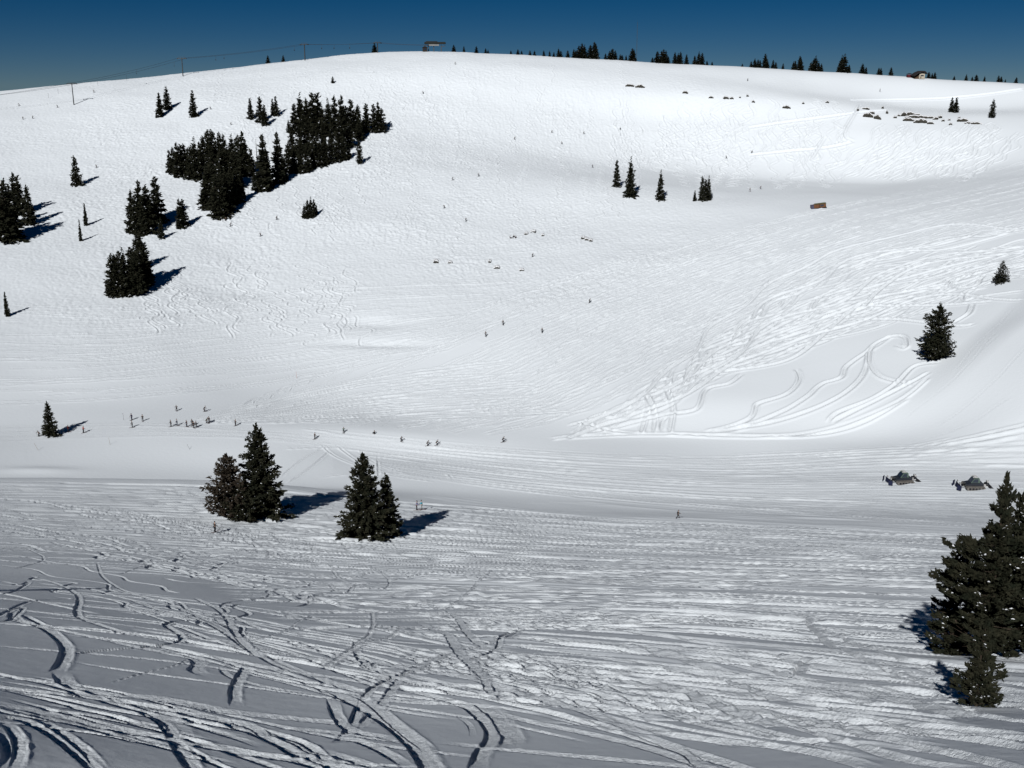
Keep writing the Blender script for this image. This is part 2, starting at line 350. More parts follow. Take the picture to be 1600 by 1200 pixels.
family([(-60,890),(300,905),(700,950),(1200,1010)], [(-60,1080),(200,1130),(500,1190),(800,1230)], 14, .34, .08, (.5, 2.4), (18, 34), (.4, .9), 0, .7, 1.0, .5)
family([(100,1000),(400,900),(700,860)], [(500,1190),(700,1050),(900,960)], 5, .34, .07, (.2, 1.5), (16, 30), (.3, .8), 0, .7, 1.0, .5)
family([(-60,770),(250,800),(600,850)], [(-60,890),(250,905),(600,930)], 26, .6, .12, (.5, 2.6), (20, 40), (.3, .7), 0, .7, 1.0, .4)
for p in ['1600,360;1500,352;1380,372;1250,420;1130,500;1040,590;900,680', '1600,385;1480,400;1370,430;1330,470;1220,500;1120,580;1010,650;880,684', '1600,470;1480,462;1400,478;1300,520;1200,548;1100,600;980,660']:
    track([tuple(map(float, q.split(','))) for q in p.split(';')], 1.5, .5, 3, 1.5, 45)
def L(off, s, w, d, kind=0, amp=0, lam=8, berm=.55):
    pts = [(off[0] + float(a) / 3.2, off[1] + float(b) / 3.2) for a, b in (q.split(',') for q in s.split(';'))]
    track(pts, w * (.66 if off[0] < 900 else .75), d * (.30 if off[0] < 400 else .38 if off[0] < 900 else .7), kind, amp, lam, trng.rand()*6, .8)
o1, o2, o3 = (0, 860), (500, 860), (1000, 860)
for o, s, w, d, k in [
 (o1, "0,150;100,165;150,155;60,205;-40,215", .5, .18, 0), (o1, "0,340;60,300;130,265;200,245;560,230", .45, .16, 0),
 (o1, "75,300;80,350;200,380;290,430;335,490;310,560;280,600", .75, .26, 0), (o1, "300,600;350,675;430,690;560,720;760,735;1000,775;1200,810;1600,850;1900,880", .8, .22, 0),
 (o1, "190,140;300,170;390,220;395,270;385,310;420,350;600,410;800,450;960,485", .55, .22, 0), (o1, "80,350;300,400;500,440;700,485;900,515;1010,530", .55, .18, 0),
 (o1, "100,310;300,330;600,380;900,420;1300,490;1700,560", .4, .14, 0), (o1, "-80,600;0,610;200,650;450,725;600,770;740,810;830,870;880,950;930,1040;980,1100;1010,1160", .6, .26, 0),
 (o1, "700,770;830,830;890,880;910,930", .9, .20, 0), (o1, "-60,740;0,760;200,800;500,870;800,930;1100,990;1400,1040;1800,1090", .75, .24, 0),
 (o1, "-60,790;100,800;300,840;520,900;700,960", .6, .18, 0), (o1, "-60,850;60,830;160,860;280,930;380,1010;480,1100;520,1160", .5, .26, 0),
 (o1, "-60,880;20,900;60,970;70,1040;40,1110", .7, .3, 0), (o1, "-60,850;30,860;90,930;100,1020;80,1100", .5, .25, 0), (o1, "180,830;300,900;420,990;520,1100", .45, .22, 0),
 (o1, "560,190;750,240;900,290;1050,360;1150,430;1250,500;1400,570;1600,650;1900,740", .7, .24, 0), (o1, "980,240;1080,290;1140,350;1170,410;1220,470;1350,560;1500,620", .55, .22, 0),
 (o1, "540,665;700,615;880,572;960,530", .3, .14, 1), (o1, "940,520;1000,560;980,600;1060,630", .9, .2, 0), (o1, "1020,550;1200,570;1400,605;1700,640", .4, .14, 0),
 (o1, "1110,580;1130,620;1220,660;1380,695;1600,725", .4, .15, 0), (o1, "1240,570;1200,640;1175,700;1180,780", .6, .22, 0), (o1, "880,815;1100,840;1250,870;1350,940;1500,1000;1650,1030", .5, .2, 0),
 (o1, "1300,880;1500,890;1800,930;2200,990", .5, .16, 0), (o1, "650,240;800,300;980,340;1100,400;1180,450", .5, .18, 0), (o1, "1250,465;1400,415;1480,370;1560,320", .3, .14, 1),
 (o1, "490,70;515,130;600,190;700,215;900,235", .45, .2, 0), (o1, "0,-10;110,-20;215,30;200,60;80,90", .5, .18, 0), (o1, "930,5;870,40;760,70;600,120", .35, .18, 0),
 (o1, "1150,30;1185,60;1150,75", .6, .2, 0), (o1, "1310,10;1420,30;1470,60;1400,70", .5, .2, 0), (o1, "-40,365;60,350;120,290;40,310;-40,350", .4, .15, 0),
 (o2, "40,690;200,770;330,850;430,930;500,1000;560,1100;600,1180", .95, .3, 0), (o2, "100,700;250,760;420,900;560,1010", .6, .2, 0),
 (o2, "180,740;480,765;700,780;780,820;850,890;860,950;810,1020;780,1110", .7, .28, 0), (o2, "760,760;860,810;930,890;960,960;900,1020", 1.0, .2, 0),
 (o2, "185,450;185,520;250,590;400,650;560,680;720,700;1000,745", .5, .2, 0), (o2, "-100,380;200,430;400,460;700,480;1000,520;1300,530;1700,570", .5, .16, 0),
 (o2, "640,300;700,350;750,430;800,470;900,500;1050,530", .7, .2, 0), (o2, "200,540;450,600;700,640;850,680;1050,740;1250,790;1500,880;1700,930", .8, .2, 0),
 (o2, "820,640;860,720;1000,770;1200,810", .5, .18, 0), (o2, "600,965;900,1000;1200,1030;1700,1075;2200,1120", .6, .18, 0), (o2, "-60,910;150,940;300,1000;450,1090", .6, .2, 0),
 (o2, "1040,860;1400,890;1560,905", .35, .12, 0), (o2, "60,60;200,62;310,110;350,165;300,195;120,150;60,90", .5, .18, 0), (o2, "100,630;300,650;440,665", .6, .16, 0),
 (o2, "0,610;100,545;200,480;340,440;430,390", .7, .2, 1), (o2, "380,300;520,270;640,290;860,95", .5, .14, 1), (o2, "500,360;640,430;700,520;780,600;850,660", .8, .18, 0),
 (o2, "260,310;265,380;240,430;170,480", .5, .2, 1), (o2, "60,740;90,830;160,900;300,930;450,960", .6, .2, 0), (o2, "-60,990;60,1020;250,1080;330,1120", .6, .18, 0), (o2, "680,830;750,880;765,940", .3, .08, 0),
 (o2, "-100,610;0,640;40,690", .6, .18, 0),
 (o3, "-200,460;0,490;400,600;800,660;1200,720;1700,860", 1.1, .2, 0), (o3, "-200,540;0,570;300,620;700,650;1100,690;1500,760", .8, .18, 0), (o3, "-100,640;0,650;200,700;400,780;560,840;720,910", .8, .2, 0),
 (o3, "400,640;700,740;1000,800;1300,840;1700,890", .6, .18, 0), (o3, "130,830;400,900;700,950;1000,960;1300,980", .6, .2, 0), (o3, "-100,890;0,905;300,950;700,990;1000,1040;1200,1100", .8, .2, 0),
 (o3, "860,370;1000,430;1300,540;1700,610", .6, .2, 0), (o3, "700,420;900,450;1200,560;1700,640", .6, .2, 0), (o3, "860,870;1200,880;1700,930", .7, .18, 0), (o3, "-100,850;300,855;600,840;700,830", .5, .16, 0),
 (o3, "-60,910;150,980;350,1100", .5, .16, 0), (o3, "600,300;760,310;840,340;860,380;980,500", .6, .2, 0), (o3, "300,560;520,560;760,620;860,560;1100,600", .8, .16, 0),
 (o3, "1100,540;1300,620;1500,700;1700,830", .8, .16, 1), (o3, "1140,970;1400,1000;1700,1030", .6, .2, 0), (o3, "1100,990;1400,1060;1700,1090", .7, .2, 0)]:
    L(o, s, w * 1.15, d, k)
# bands of skied-out snow lying along the runs of the near slope
s_ = (slice(np.searchsorted(RR, 36), np.searchsorted(RR, 268)), slice(ja, jb)); x_ = XX[s_]; q_ = RR[s_[0]][:, None] + .40 * x_ + 1.6 * noise(x_/26, RR[s_[0]][:, None]/9, 41)
n_ = noise(q_/2.6, x_/34, 42); m_ = noise(q_/1.1, x_/20, 43); o_ = noise(q_/6, x_/40, 44)
cover = np.clip(sstep(330, 620, PXB[s_] + .9 * (950 - PYB[s_])), 0, 1) * sstep(36, 60, RR[s_[0]])[:, None] * (1 - .6 * sstep(235, 262, RR[s_[0]])[:, None])
cover = cover * (1 - .8 * blob(1380, 990, 130, 22)[s_]) * (1 - .7 * blob(470, 905, 120, 14)[s_]) * sstep(-.12, .06, o_ + .10)
REL[s_] += (cover * (.60 * np.maximum(n_ + .02, 0) + .10 * np.maximum(m_, 0) + .28 * o_)).astype(np.float32)
DIS[s_] = np.maximum(DIS[s_], (cover * sstep(0, .25, n_) * .22).astype(np.float32))
REL += TRK
# churned, granular snow inside the tracks of the near slope
n1 = slice(np.searchsorted(RR, 18), np.searchsorted(RR, 210)); s_ = (n1, slice(ja, jb))
REL[s_] += (DIS[s_] * (1.0 * (.030 * noise(XX[s_]/.22, YY[s_]/.22, 31) + .025 * noise(XX[s_]/.7, YY[s_]/.7, 32)) * (1 - .8 * sstep(60, 130, RR[n1]))[:, None])).astype(np.float32)
HREL[:] = REL

def mesh_grid():
    ZT = ZB + HREL
    co = np.stack([XX, YY, ZT], -1).reshape(-1, 3).astype(np.float32)
    base = (np.arange(NR - 1)[:, None] * NC)
    jj = np.arange(NC); j2 = (jj + 1) % NC
    q = np.stack([base + jj, base + j2, base + NC + j2, base + NC + jj], -1).reshape(-1, 4).astype(np.int32)
    cidx = len(co); co = np.vstack([co, [[0, 0, float(ZB[0].mean())]]]).astype(np.float32)
    tri = np.stack([np.full(NC, cidx), j2, jj], -1).astype(np.int32)
    me = bpy.data.meshes.new('snow_ground'); me.vertices.add(len(co)); me.vertices.foreach_set('co', co.ravel())
    li = np.concatenate([q.ravel(), tri.ravel()]); me.loops.add(len(li)); me.loops.foreach_set('vertex_index', li)
    npoly = len(q) + len(tri); me.polygons.add(npoly)
    ls = np.concatenate([np.arange(len(q)) * 4, len(q)*4 + np.arange(len(tri)) * 3]).astype(np.int32)
    me.polygons.foreach_set('loop_start', ls)
    me.update(calc_edges=True)
    at_ = me.attributes.new('churn', 'FLOAT', 'POINT'); v = np.concatenate([DIS.ravel(), [0]]).astype(np.float32); at_.data.foreach_set('value', v)
    return me
# ---------------------------------------------------------------- materials
def mat(name, col, rough=.7, spec=.3, noise_scale=None, col2=None, metal=0, bump=0):
    m = bpy.data.materials.new(name); m.use_nodes = True; t = m.node_tree; b = t.nodes['Principled BSDF']
    b.inputs['Base Color'].default_value = (*col, 1); b.inputs['Roughness'].default_value = rough; b.inputs['Specular IOR Level'].default_value = spec; b.inputs['Metallic'].default_value = metal
    if noise_scale:
        tc = t.nodes.new('ShaderNodeTexCoord'); n = t.nodes.new('ShaderNodeTexNoise'); n.inputs['Scale'].default_value = noise_scale; n.inputs['Detail'].default_value = 4
        r = t.nodes.new('ShaderNodeValToRGB'); r.color_ramp.elements[0].color = (*col, 1); r.color_ramp.elements[1].color = (*(col2 or [c*.6 for c in col]), 1)
        r.color_ramp.elements[0].position = .35; r.color_ramp.elements[1].position = .65
        t.links.new(tc.outputs['Object'], n.inputs['Vector']); t.links.new(n.outputs['Fac'], r.inputs[0]); t.links.new(r.outputs[0], b.inputs['Base Color'])
        if bump:
            bp = t.nodes.new('ShaderNodeBump'); bp.inputs['Strength'].default_value = bump; t.links.new(n.outputs['Fac'], bp.inputs['Height']); t.links.new(bp.outputs[0], b.inputs['Normal'])
    return m
def snow_material():
    m = bpy.data.materials.new('snow'); m.use_nodes = True; t = m.node_tree; b = t.nodes['Principled BSDF']; N = t.nodes.new
    b.inputs['Base Color'].default_value = (.805, .85, .89, 1); b.inputs['Roughness'].default_value = .55; b.inputs['Specular IOR Level'].default_value = .15
    tc = N('ShaderNodeTexCoord'); at_ = N('ShaderNodeAttribute'); at_.attribute_name = 'churn'
    n1 = N('ShaderNodeTexNoise'); n1.inputs['Scale'].default_value = 7; n1.inputs['Detail'].default_value = 5; n1.inputs['Roughness'].default_value = .7
    n2 = N('ShaderNodeTexNoise'); n2.inputs['Scale'].default_value = 1.1; n2.inputs['Detail'].default_value = 3
    ma = N('ShaderNodeMath'); ma.operation = 'MULTIPLY_ADD'; ma.inputs[1].default_value = .7; ma.inputs[2].default_value = .08
    t.links.new(at_.outputs['Fac'], ma.inputs[0])
    b1 = N('ShaderNodeBump'); b1.inputs['Distance'].default_value = .14
    t.links.new(ma.outputs[0], b1.inputs['Strength'])
    t.links.new(tc.outputs['Object'], n1.inputs['Vector']); t.links.new(tc.outputs['Object'], n2.inputs['Vector'])
    t.links.new(n1.outputs['Fac'], b1.inputs['Height'])
    b2 = N('ShaderNodeBump'); b2.inputs['Strength'].default_value = .12; b2.inputs['Distance'].default_value = .3
    t.links.new(n2.outputs['Fac'], b2.inputs['Height']); t.links.new(b1.outputs[0], b2.inputs['Normal']); t.links.new(b2.outputs[0], b.inputs['Normal'])
    return m
SNOW = snow_material()
ground_me = mesh_grid(); ground_me.materials.append(SNOW)
ground = bpy.data.objects.new('snow_ground', ground_me); C.objects.link(ground); ground['kind'] = 'structure'
# ---------------------------------------------------------------- helpers for things
def new_mesh(name, V, Fc, m, smooth=False, mats=None):
    me = bpy.data.meshes.new(name); me.from_pydata([tuple(v) for v in V], [], [tuple(f) for f in Fc]); me.materials.append(m)
    if not smooth: me.shade_flat()
    me.update(); return me
def link(name, me, parent=None, loc=None, label=None):
    o = bpy.data.objects.new(name, me); C.objects.link(o)
    if parent: o.parent = parent
    if loc is not None: o.location = loc
    if label: o['label'] = label
    return o
def tag(o, label, cat, group=None):
    o['label'] = label; o['category'] = cat
    if group: o['group'] = group
    return o
def thing(name, label, cat, loc, rz=0, group=None):
    o = link(name, None, None, loc); o.rotation_euler = (0, 0, rz); return tag(o, label, cat, group)
class MB:                       # collects boxes and tubes into one mesh
    def __init__(s): s.V = []; s.F = []
    def box(s, c, d, rz=0, ry=0, taper=1.0, tx=None):
        n = len(s.V); M = Matrix.Rotation(rz, 3, 'Z') @ Matrix.Rotation(ry, 3, 'Y')
        for z in (-1, 1):
            k = taper if z > 0 else 1; kx = (tx if tx is not None else k) if z > 0 else 1
            for x, y in ((-1,-1),(1,-1),(1,1),(-1,1)): s.V.append(M @ Vector((x*d[0]/2*kx, y*d[1]/2*k, z*d[2]/2)) + Vector(c))
        s.F += [tuple(n+i for i in f) for f in ((3,2,1,0),(4,5,6,7),(0,1,5,4),(1,2,6,5),(2,3,7,6),(3,0,4,7))]; return s
    def tube(s, p, q, r0, r1=None, n=8):
        r1 = r0 if r1 is None else r1; p, q = Vector(p), Vector(q); k = len(s.V); a = (q - p).normalized()
        u = a.orthogonal().normalized(); v = a.cross(u)
        for c, r in ((p, r0), (q, r1)):
            for i in range(n): t = 2*math.pi*i/n; s.V.append(c + (u*math.cos(t) + v*math.sin(t))*r)
        s.F += [(k+i, k+(i+1)%n, k+n+(i+1)%n, k+n+i) for i in range(n)] + [tuple(k+i for i in range(n))[::-1], tuple(k+n+i for i in range(n))]; return s
    def prism(s, P, y0, y1):    # outline in x,z pushed along y
        k = len(s.V); n = len(P); s.V += [Vector((x, y0, z)) for x, z in P] + [Vector((x, y1, z)) for x, z in P]
        s.F += [(k+i, k+(i+1)%n, k+n+(i+1)%n, k+n+i) for i in range(n)] + [tuple(k+i for i in range(n))[::-1], tuple(k+n+i for i in range(n))]; return s
    def build(s, name, m, parent=None, bevel=0, label=None):
        me = new_mesh(name, s.V, s.F, m); bm = bmesh.new(); bm.from_mesh(me)
        if bevel: bmesh.ops.bevel(bm, geom=bm.edges[:], offset=bevel, segments=2, affect='EDGES', clamp_overlap=True)
        bmesh.ops.recalc_face_normals(bm, faces=bm.faces[:]); bm.to_mesh(me); bm.free()
        return link(name, me, parent, label=label)
def dup(root, name=None):       # a thing with copies of its parts and sub-parts
    r = root.copy(); C.objects.link(r)
    for ch in root.children:
        c = ch.copy(); C.objects.link(c); c.parent = r
        for g in ch.children: d = g.copy(); C.objects.link(d); d.parent = c
    return r
ORD = ['first','second','third','fourth','fifth','sixth','seventh','eighth','ninth','tenth','eleventh','twelfth','thirteenth','fourteenth','fifteenth','sixteenth','seventeenth','eighteenth','nineteenth','twentieth']

M_NEEDLE = mat('spruce_needles', (.012, .015, .009), .8, .10, 1.3, (.032, .031, .019))
M_NEEDLE2 = mat('brownish_needles', (.035, .026, .020), .8, .12, 1.3, (.05, .042, .03))
M_BARK = mat('bark', (.07, .052, .04), .9, .1, 9, (.035, .027, .02), bump=.4)
M_GREYBARK = mat('grey_bark', (.13, .12, .11), .9, .1, 9, (.07, .065, .06), bump=.3)
M_SNOW2 = mat('tree_snow', (.82, .84, .87), .6, .15, 5, (.76, .79, .83))

# ---------------------------------------------------------------- conifers
def crown_arrays(seed, H, Rm, nt, ts, prof='spruce', snow=.05, low=.06, gaps=.15):
    """needle sprays along whorls of branches; returns needle and snow geometry"""
    g = np.random.RandomState(seed); V = []; Fc = []; SV = []; SF = []
    nl = max(int(H / (ts * (2.0 if prof == 'pine' else 1.15))), 10); levels = np.linspace(low, .985, nl)
    if prof == 'pine': rf = lambda t: min(1, (1-t)*2.1)**.8 * (.72 + .28*math.sin(t*9+seed)) * min(1, .55 + t*2.2)
    elif prof == 'narrow': rf = lambda t: (1-t)**.62 * .9 + .06
    elif prof == 'dome': rf = lambda t: (1-t**2.6)**.8 * (.86+.14*math.sin(t*11+seed))
    else: rf = lambda t: ((1-t)**.75) * (.92 + .08*math.sin(t*23+seed)) + .02
    tot = sum(rf(t) for t in levels); axw = g.uniform(.8, 1.2, 12)
    tops = []
    for t in levels:
        r = Rm * rf(t); nb = max(int(5 + 9 * r / Rm), 4); per = max(int(nt * rf(t) / tot / nb), 2); a0 = g.rand() * 6.28
        for b in range(nb):
            a = a0 + 2*math.pi*(b + g.uniform(-.3, .3)) / nb; ln = r * g.uniform(.72, 1.14) * axw[int(a/6.2832*12) % 12]
            if g.rand() < gaps: ln *= .6
            if prof == 'pine': ln *= .62 + .62 * (.5 + .5*math.sin(a*2.3 + t*17 + seed)) + g.uniform(-.1, .15)
            ln = min(ln, r * 1.2)
            up = (-.22 if prof in ('spruce', 'narrow') else .25) * (1 - t) + .25*t; zb = t * H + g.uniform(-.5, .5) * H / nl; dz = g.uniform(-.1, .1)
            for k in range(per):
                s = ((k + g.rand()) / per) ** (.5 if prof == 'pine' else .7); rad = ln * s; sp = .16 * ln * (1 - s) + ts*.3
                x = math.cos(a)*rad + g.normal()*sp*.5; y = math.sin(a)*rad + g.normal()*sp*.5
                z = zb + (up + dz)*rad + .12*rad*s + g.normal()*ts*.28
                sz = ts * g.uniform(.6, 1.25) * (.75 + .35*(1-t))
                an = a + g.normal()*.7; el = g.normal()*.35 + (.35 if prof == 'pine' else -.05) + .8*t*t; d = Vector((math.cos(an)*math.cos(el), math.sin(an)*math.cos(el), math.sin(el)))
                sd_ = Vector((-math.sin(an), math.cos(an), g.normal()*.6)).normalized()
                c = Vector((x, y, z)); n = len(V)
                V += [c - d*sz*.45, c + sd_*sz*.26, c + d*sz*.75, c - sd_*sz*.26]; Fc.append((n, n+1, n+2, n+3))
                up_ = d.cross(sd_); n = len(V)
                V += [c - d*sz*.35, c + up_*sz*.22, c + d*sz*.6, c - up_*sz*.2]; Fc.append((n, n+1, n+2, n+3))
                if g.rand() < snow * 4 and s > .25 and math.sin(x*2.6 + seed) * math.sin(y*2.6) * math.sin(z*2.1 + seed*2) > .33:
                    n = len(SV); q = sz * g.uniform(.14, .36); top = c + Vector((0, 0, sz*.16))
                    e1 = Vector((math.cos(an), math.sin(an), el*.5)) * q; e2 = Vector((-math.sin(an), math.cos(an), 0)) * q * .6
                    SV += [top - e1, top - e2, top + e1, top + e2, top + Vector((0,0,q*.45)), top - Vector((0,0,q*.25))]
                    for i in range(4): SF.append((n+i, n+(i+1)%4, n+4)); SF.append((n+(i+1)%4, n+i, n+5))
    return V, Fc, SV, SF
def trunk_mb(H, r, seed, Rm, limbs=24, prof='spruce'):
    g = np.random.RandomState(seed + 5); mb = MB(); seg = 6; P = [Vector((0, 0, -.5))]
    for i in range(1, seg + 1): P.append(Vector((g.normal()*r*.25, g.normal()*r*.25, H*.97*i/seg)))
    for i in range(seg): mb.tube(P[i], P[i+1], r*(1-i/seg)+.015, r*(1-(i+1)/seg)+.015, 8)
    for k in range(limbs):
        t = g.uniform(.08, .85); a = g.rand()*6.28; l = Rm*(1-t)*.75; z = t*H
        mb.tube((0, 0, z), (math.cos(a)*l, math.sin(a)*l, z + l*(.25 if prof == 'pine' else -.1)), r*.22*(1-t)+.008, .006, 4)
    return mb
def make_tree(name, seed, H, Rm, nt, ts, prof='spruce', snow=.05, low=.06, needles=None, trunk_r=None, bark=None, limbs=24, gaps=.15):
    root = link(name, None)
    V, Fc, SV, SF = crown_arrays(seed, H, Rm, nt, ts, prof, snow, low, gaps)
    link('crown', new_mesh('crown', V, Fc, needles or M_NEEDLE), root)
    trunk_mb(H, trunk_r or H*.016, seed, Rm, limbs, prof).build('trunk', bark or M_BARK, root)
    if SV: link('snow_clumps', new_mesh('snow_clumps', SV, SF, M_SNOW2), root)
    return root
def place(root, px, ytop, ybase, H0, wid=1.0, rz=None, sink=.15, dx=0):
    """stand a tree of template height H0 where the photo shows it; returns its scale"""
    bx = px
    for _ in range(3):
        p = at(bx, ybase); h = H0
        for _ in range(12):
            X, Y = world2px(p.x, p.y, p.z + h); h *= (ybase - ytop) / max(ybase - Y, .5)
        X, Y = world2px(p.x, p.y, p.z + h); bx += (px - X)
    s = h / H0; root.location = (p.x, p.y, p.z - sink); root.scale = (s*wid, s*wid, s)
    root.rotation_euler = (0, 0, random.uniform(0, 6.28) if rz is None else rz)
random.seed(3)
# ---- the trees close by, each its own mesh
for (px, yt, yb, H, Rm, nt, ts, prof, sn, low, mt, lab, wid) in [
    (400, 665, 806, 14, 4.6, 11000, .55, 'spruce', .07, .05, M_NEEDLE, 'tall pointed spruce with snow on its boughs, taller of the pair left of centre', 1),
    (353, 711, 809, 10, 3.6, 6000, .52, 'dome', .08, .07, M_NEEDLE2, 'shorter brownish fir leaning against the tall spruce on its left side', 1),
    (380, 752, 812, 7, 4.2, 4200, .5, 'dome', .09, .07, M_NEEDLE, 'low bushy fir filling the gap at the foot of the tall spruce', 1),
    (566, 709, 842, 13, 4.9, 12000, .52, 'spruce', .05, .02, M_NEEDLE, 'broad dark spruce at mid photo with a smaller one against its right side', 1),
    (603, 742, 838, 10, 3.1, 5400, .48, 'spruce', .05, .02, M_NEEDLE, 'slender dark spruce hugging the right side of the broad mid-photo spruce', 1),
    (1574, 745, 1032, 12, 3.2, 15000, .36, 'pine', .05, .05, M_NEEDLE, 'largest dark pine, at the right edge, topmost crown beside the snow groomers', 1),
    (1606, 757, 1022, 12, 3.0, 10000, .36, 'pine', .05, .05, M_NEEDLE, 'dark pine cut off by the right edge, behind the largest pine', 1),
    (1508, 838, 1018, 9, 2.6, 9000, .33, 'pine', .06, .03, M_NEEDLE, 'rounded snow-flecked pine on the left flank of the largest pine', 1),
    (1541, 968, 1102, 5, 1.35, 4200, .24, 'pine', .04, .14, M_NEEDLE, 'small pine with bare lower trunk standing in front of the big pines', 1),
    (1470, 475, 561, 12, 4.0, 5200, .6, 'dome', .02, .02, M_NEEDLE, 'egg-shaped dense fir alone on the right-hand powder slope', 1),
    (1568, 407, 442, 7, 3.5, 1900, .5, 'spruce', .03, .04, M_NEEDLE, 'small fir near the right edge, above the egg-shaped fir', 1),
    (73, 628, 680, 8, 2.2, 2400, .5, 'spruce', .05, .03, M_NEEDLE, 'lone narrow spruce beside the flat traverse at far left', 1)]:
    px_h = yb - yt
    H_ = H
    t = make_tree('pine_tree' if prof == 'pine' else 'fir_tree' if prof == 'dome' else 'spruce_tree', int(px)*3+7, H_, Rm, nt, ts, prof, sn, low, mt, limbs=50, gaps=.22)
    tag(t, lab, 'tree'); place(t, px, yt, yb, H_, wid, rz=0)
# a tree just outside the frame on the left, whose shadow reaches into the picture
t = make_tree('spruce_tree', 991, 15, 2.6, 5000, .5, 'spruce', .1, .04, M_NEEDLE); tag(t, 'spruce just outside the left edge that throws its shadow into the photo', 'tree'); place(t, -84, 850, 921, 15, 2.0)

# ---- distant trees: a few templates, copied with their parts
H0 = 14.0; TPL = {}
for k, (prof, Rm, sn) in enumerate([('spruce', 3.4, .03), ('spruce', 3.9, .03), ('narrow', 2.1, .04), ('spruce', 2.9, .14), ('dome', 3.8, .03), ('narrow', 3.0, .03), ('spruce', 3.6, .02)]):
    TPL[k] = make_tree('spruce_tree', 50 + k*13, H0, Rm, 1300, 1.15, prof, sn, .03, limbs=6, gaps=.2)
deadV = MB(); deadV.tube((0,0,-.5), (.1,0,13.6), .2, .03)
for k in range(26): a = k*2.4; z = 3 + k*.4; l = 1.5*(1-z/15); deadV.tube((0,0,z), (math.cos(a)*l, math.sin(a)*l, z+.1), .05, .02, 4)
used = set()
def far_tree(px, yt, yb, where, idx, kind=None, wid=None, group=None, extra=''):
    k = random.choice([0, 1, 2, 3, 6]) if kind is None else kind
    t = TPL[k] if k not in used else dup(TPL[k]); used.add(k)
    w = wid or random.uniform(.95, 1.3); place(t, px, yt, yb, H0, w)
    adj = {0: 'dark', 1: 'broad dark', 2: 'slim dark', 3: 'snow-dusted', 4: 'rounded bushy', 5: 'slim dark', 6: 'dark'}[k]
    tag(t, f'{adj} spruce, {idx} {where}'.strip(), 'tree', group)
def row(L, where, group, side='from the left', **kw):
    L = sorted(L, key=lambda q: q[0])
    for i, q in enumerate(L): far_tree(q[0], q[1], q[2], where, f'{ORD[i]} {side}', q[3] if len(q) > 3 else None, q[4] if len(q) > 4 else None, group, **kw)
cv = lambda s, ox=240, oy=130, k=4.21: [(ox + a/k, oy + b/k, oy + c/k) for a, b, c in (map(float, q.split(',')) for q in s.split(';'))]
GB = 'spruces of the large grove on the upper left slope'
row(cv("885,240,325;920,135,325;958,85,320;1000,100,335;1040,64,330;1074,64,335;1105,160,340"), "in the big grove's back row, left half", GB)
row(cv("1145,120,345;1185,85,350;1232,95,350;1295,108,345;1262,150,350;1340,142,345;1322,170,340"), "in the big grove's back row, right half", GB)
row(cv("1395,134,322;1445,138,322;1475,136,320;1497,165,320"), "of four at the grove's right end", GB)
row(cv("905,300,470;955,290,480;1000,260,460;1050,265,470;1110,250,450;1165,260,450;1220,230,450;1285,240,420;1350,230,375"), "in the big grove's middle row", GB)
row(cv("878,400,588;918,415,590;958,380,592;1002,400,588;1045,390,560;1085,380,548"), "in the big grove's front row, left half", GB)
row(cv("1125,370,540;1165,365,525;1205,360,520;1245,345,512;1282,395,500"), "in the big grove's front row, right half", GB)
far_tree(240+1350/4.21, 130+368/4.21, 130+537/4.21, 'below the right end of the big grove', 'standing alone just', 4, .62)
row(cv("808,345,655;846,470,640;740,470,690"), "just left of the big grove", GB)
row(cv("635,430,612;712,362,705;690,590,706;660,595,706;735,610,708"), "around the bare dead tree", GB)
dt = link('dead_tree', None); deadV.build('trunk', M_GREYBARK, dt); tag(dt, 'bare dead grey conifer poking up between two dark groves', 'tree'); place(dt, 240+672/4.21, 130+362/4.21, 130+560/4.21, 13.6, 1.3)
GL = 'spruces of the left grove on the upper slope'
row(cv("98,440,585;120,420,592;148,403,612;172,400,605;194,400,598"), "in the left grove's leftmost stand", GL)
row(cv("220,425,602;240,408,625;262,378,632;298,395,575;318,347,572"), "in the left grove's second stand", GL)
row(cv("350,305,500;378,304,520;428,320,520;455,335,520;508,352,540;548,342,590;578,333,612;600,385,612"), "in the left grove's back row", GL)
row(cv("345,470,650;385,450,680;430,440,690;470,430,680;520,450,690;555,520,660"), "in the left grove's middle row", GL)
row(cv("340,570,826;368,540,822;400,600,885;430,610,880;462,580,850;498,560,812;540,560,790;570,590,770;592,690,762"), "in the left grove's front row", GL)
GT = 'scattered spruces on the upper left slope'
row([(243.5,176,183,2),(247.5,147,181,2),(259,137,171,5)], 'of three in the upper left file', GT)
far_tree(300, 143, 183, 'between the upper left file and the snow-dusted group', 'alone', 5, 1.0, GT)
row([(390,153,187,3),(405,151,192,3),(412,163,197,3),(425,154,180,3),(430,150,181,3)], 'of the five pale ones left of the big grove', GT)
far_tree(519.5, 119, 131, 'just below the skyline above the big grove', 'a tiny one alone', 4, 1.0, GT)
row([(475,320,341),(480,312,342),(485,310,341),(490,311,338),(494,320,336)], 'in the tight clump below the groves', GT)
far_tree(115, 243, 289, 'on the far left open slope', 'the large lone one', 1, .9, GT)
row([(131,317,352,3,.62),(123,343,376,3,.5)], 'of the two thin pale ones at far left', GT, side='from the right')
row([(4,281,376),(-6,290,372),(9,330,374),(19,273,332),(26,274,334),(12,292,350)], 'in the grove cut by the left edge', GT)
far_tree(40, 289, 349, 'right end of the left-edge grove', 'pointed one at the', 1, .85, GT)
row([(203,298,361),(215,287,363),(226,290,362),(209,305,364),(220,310,366),(232,310,352),(240.5,276,346,3)], "in the hourglass stand's upper part", GT)
row([(172,396,461),(178,398,461),(184,392,461),(191,393,459),(202,386,452),(208,392,460)], "in the hourglass stand's lower left", GT)
row([(212,362,420),(218,362,446),(222,385,446),(226,400,436),(215,400,452)], "in the hourglass stand's lower right", GT)
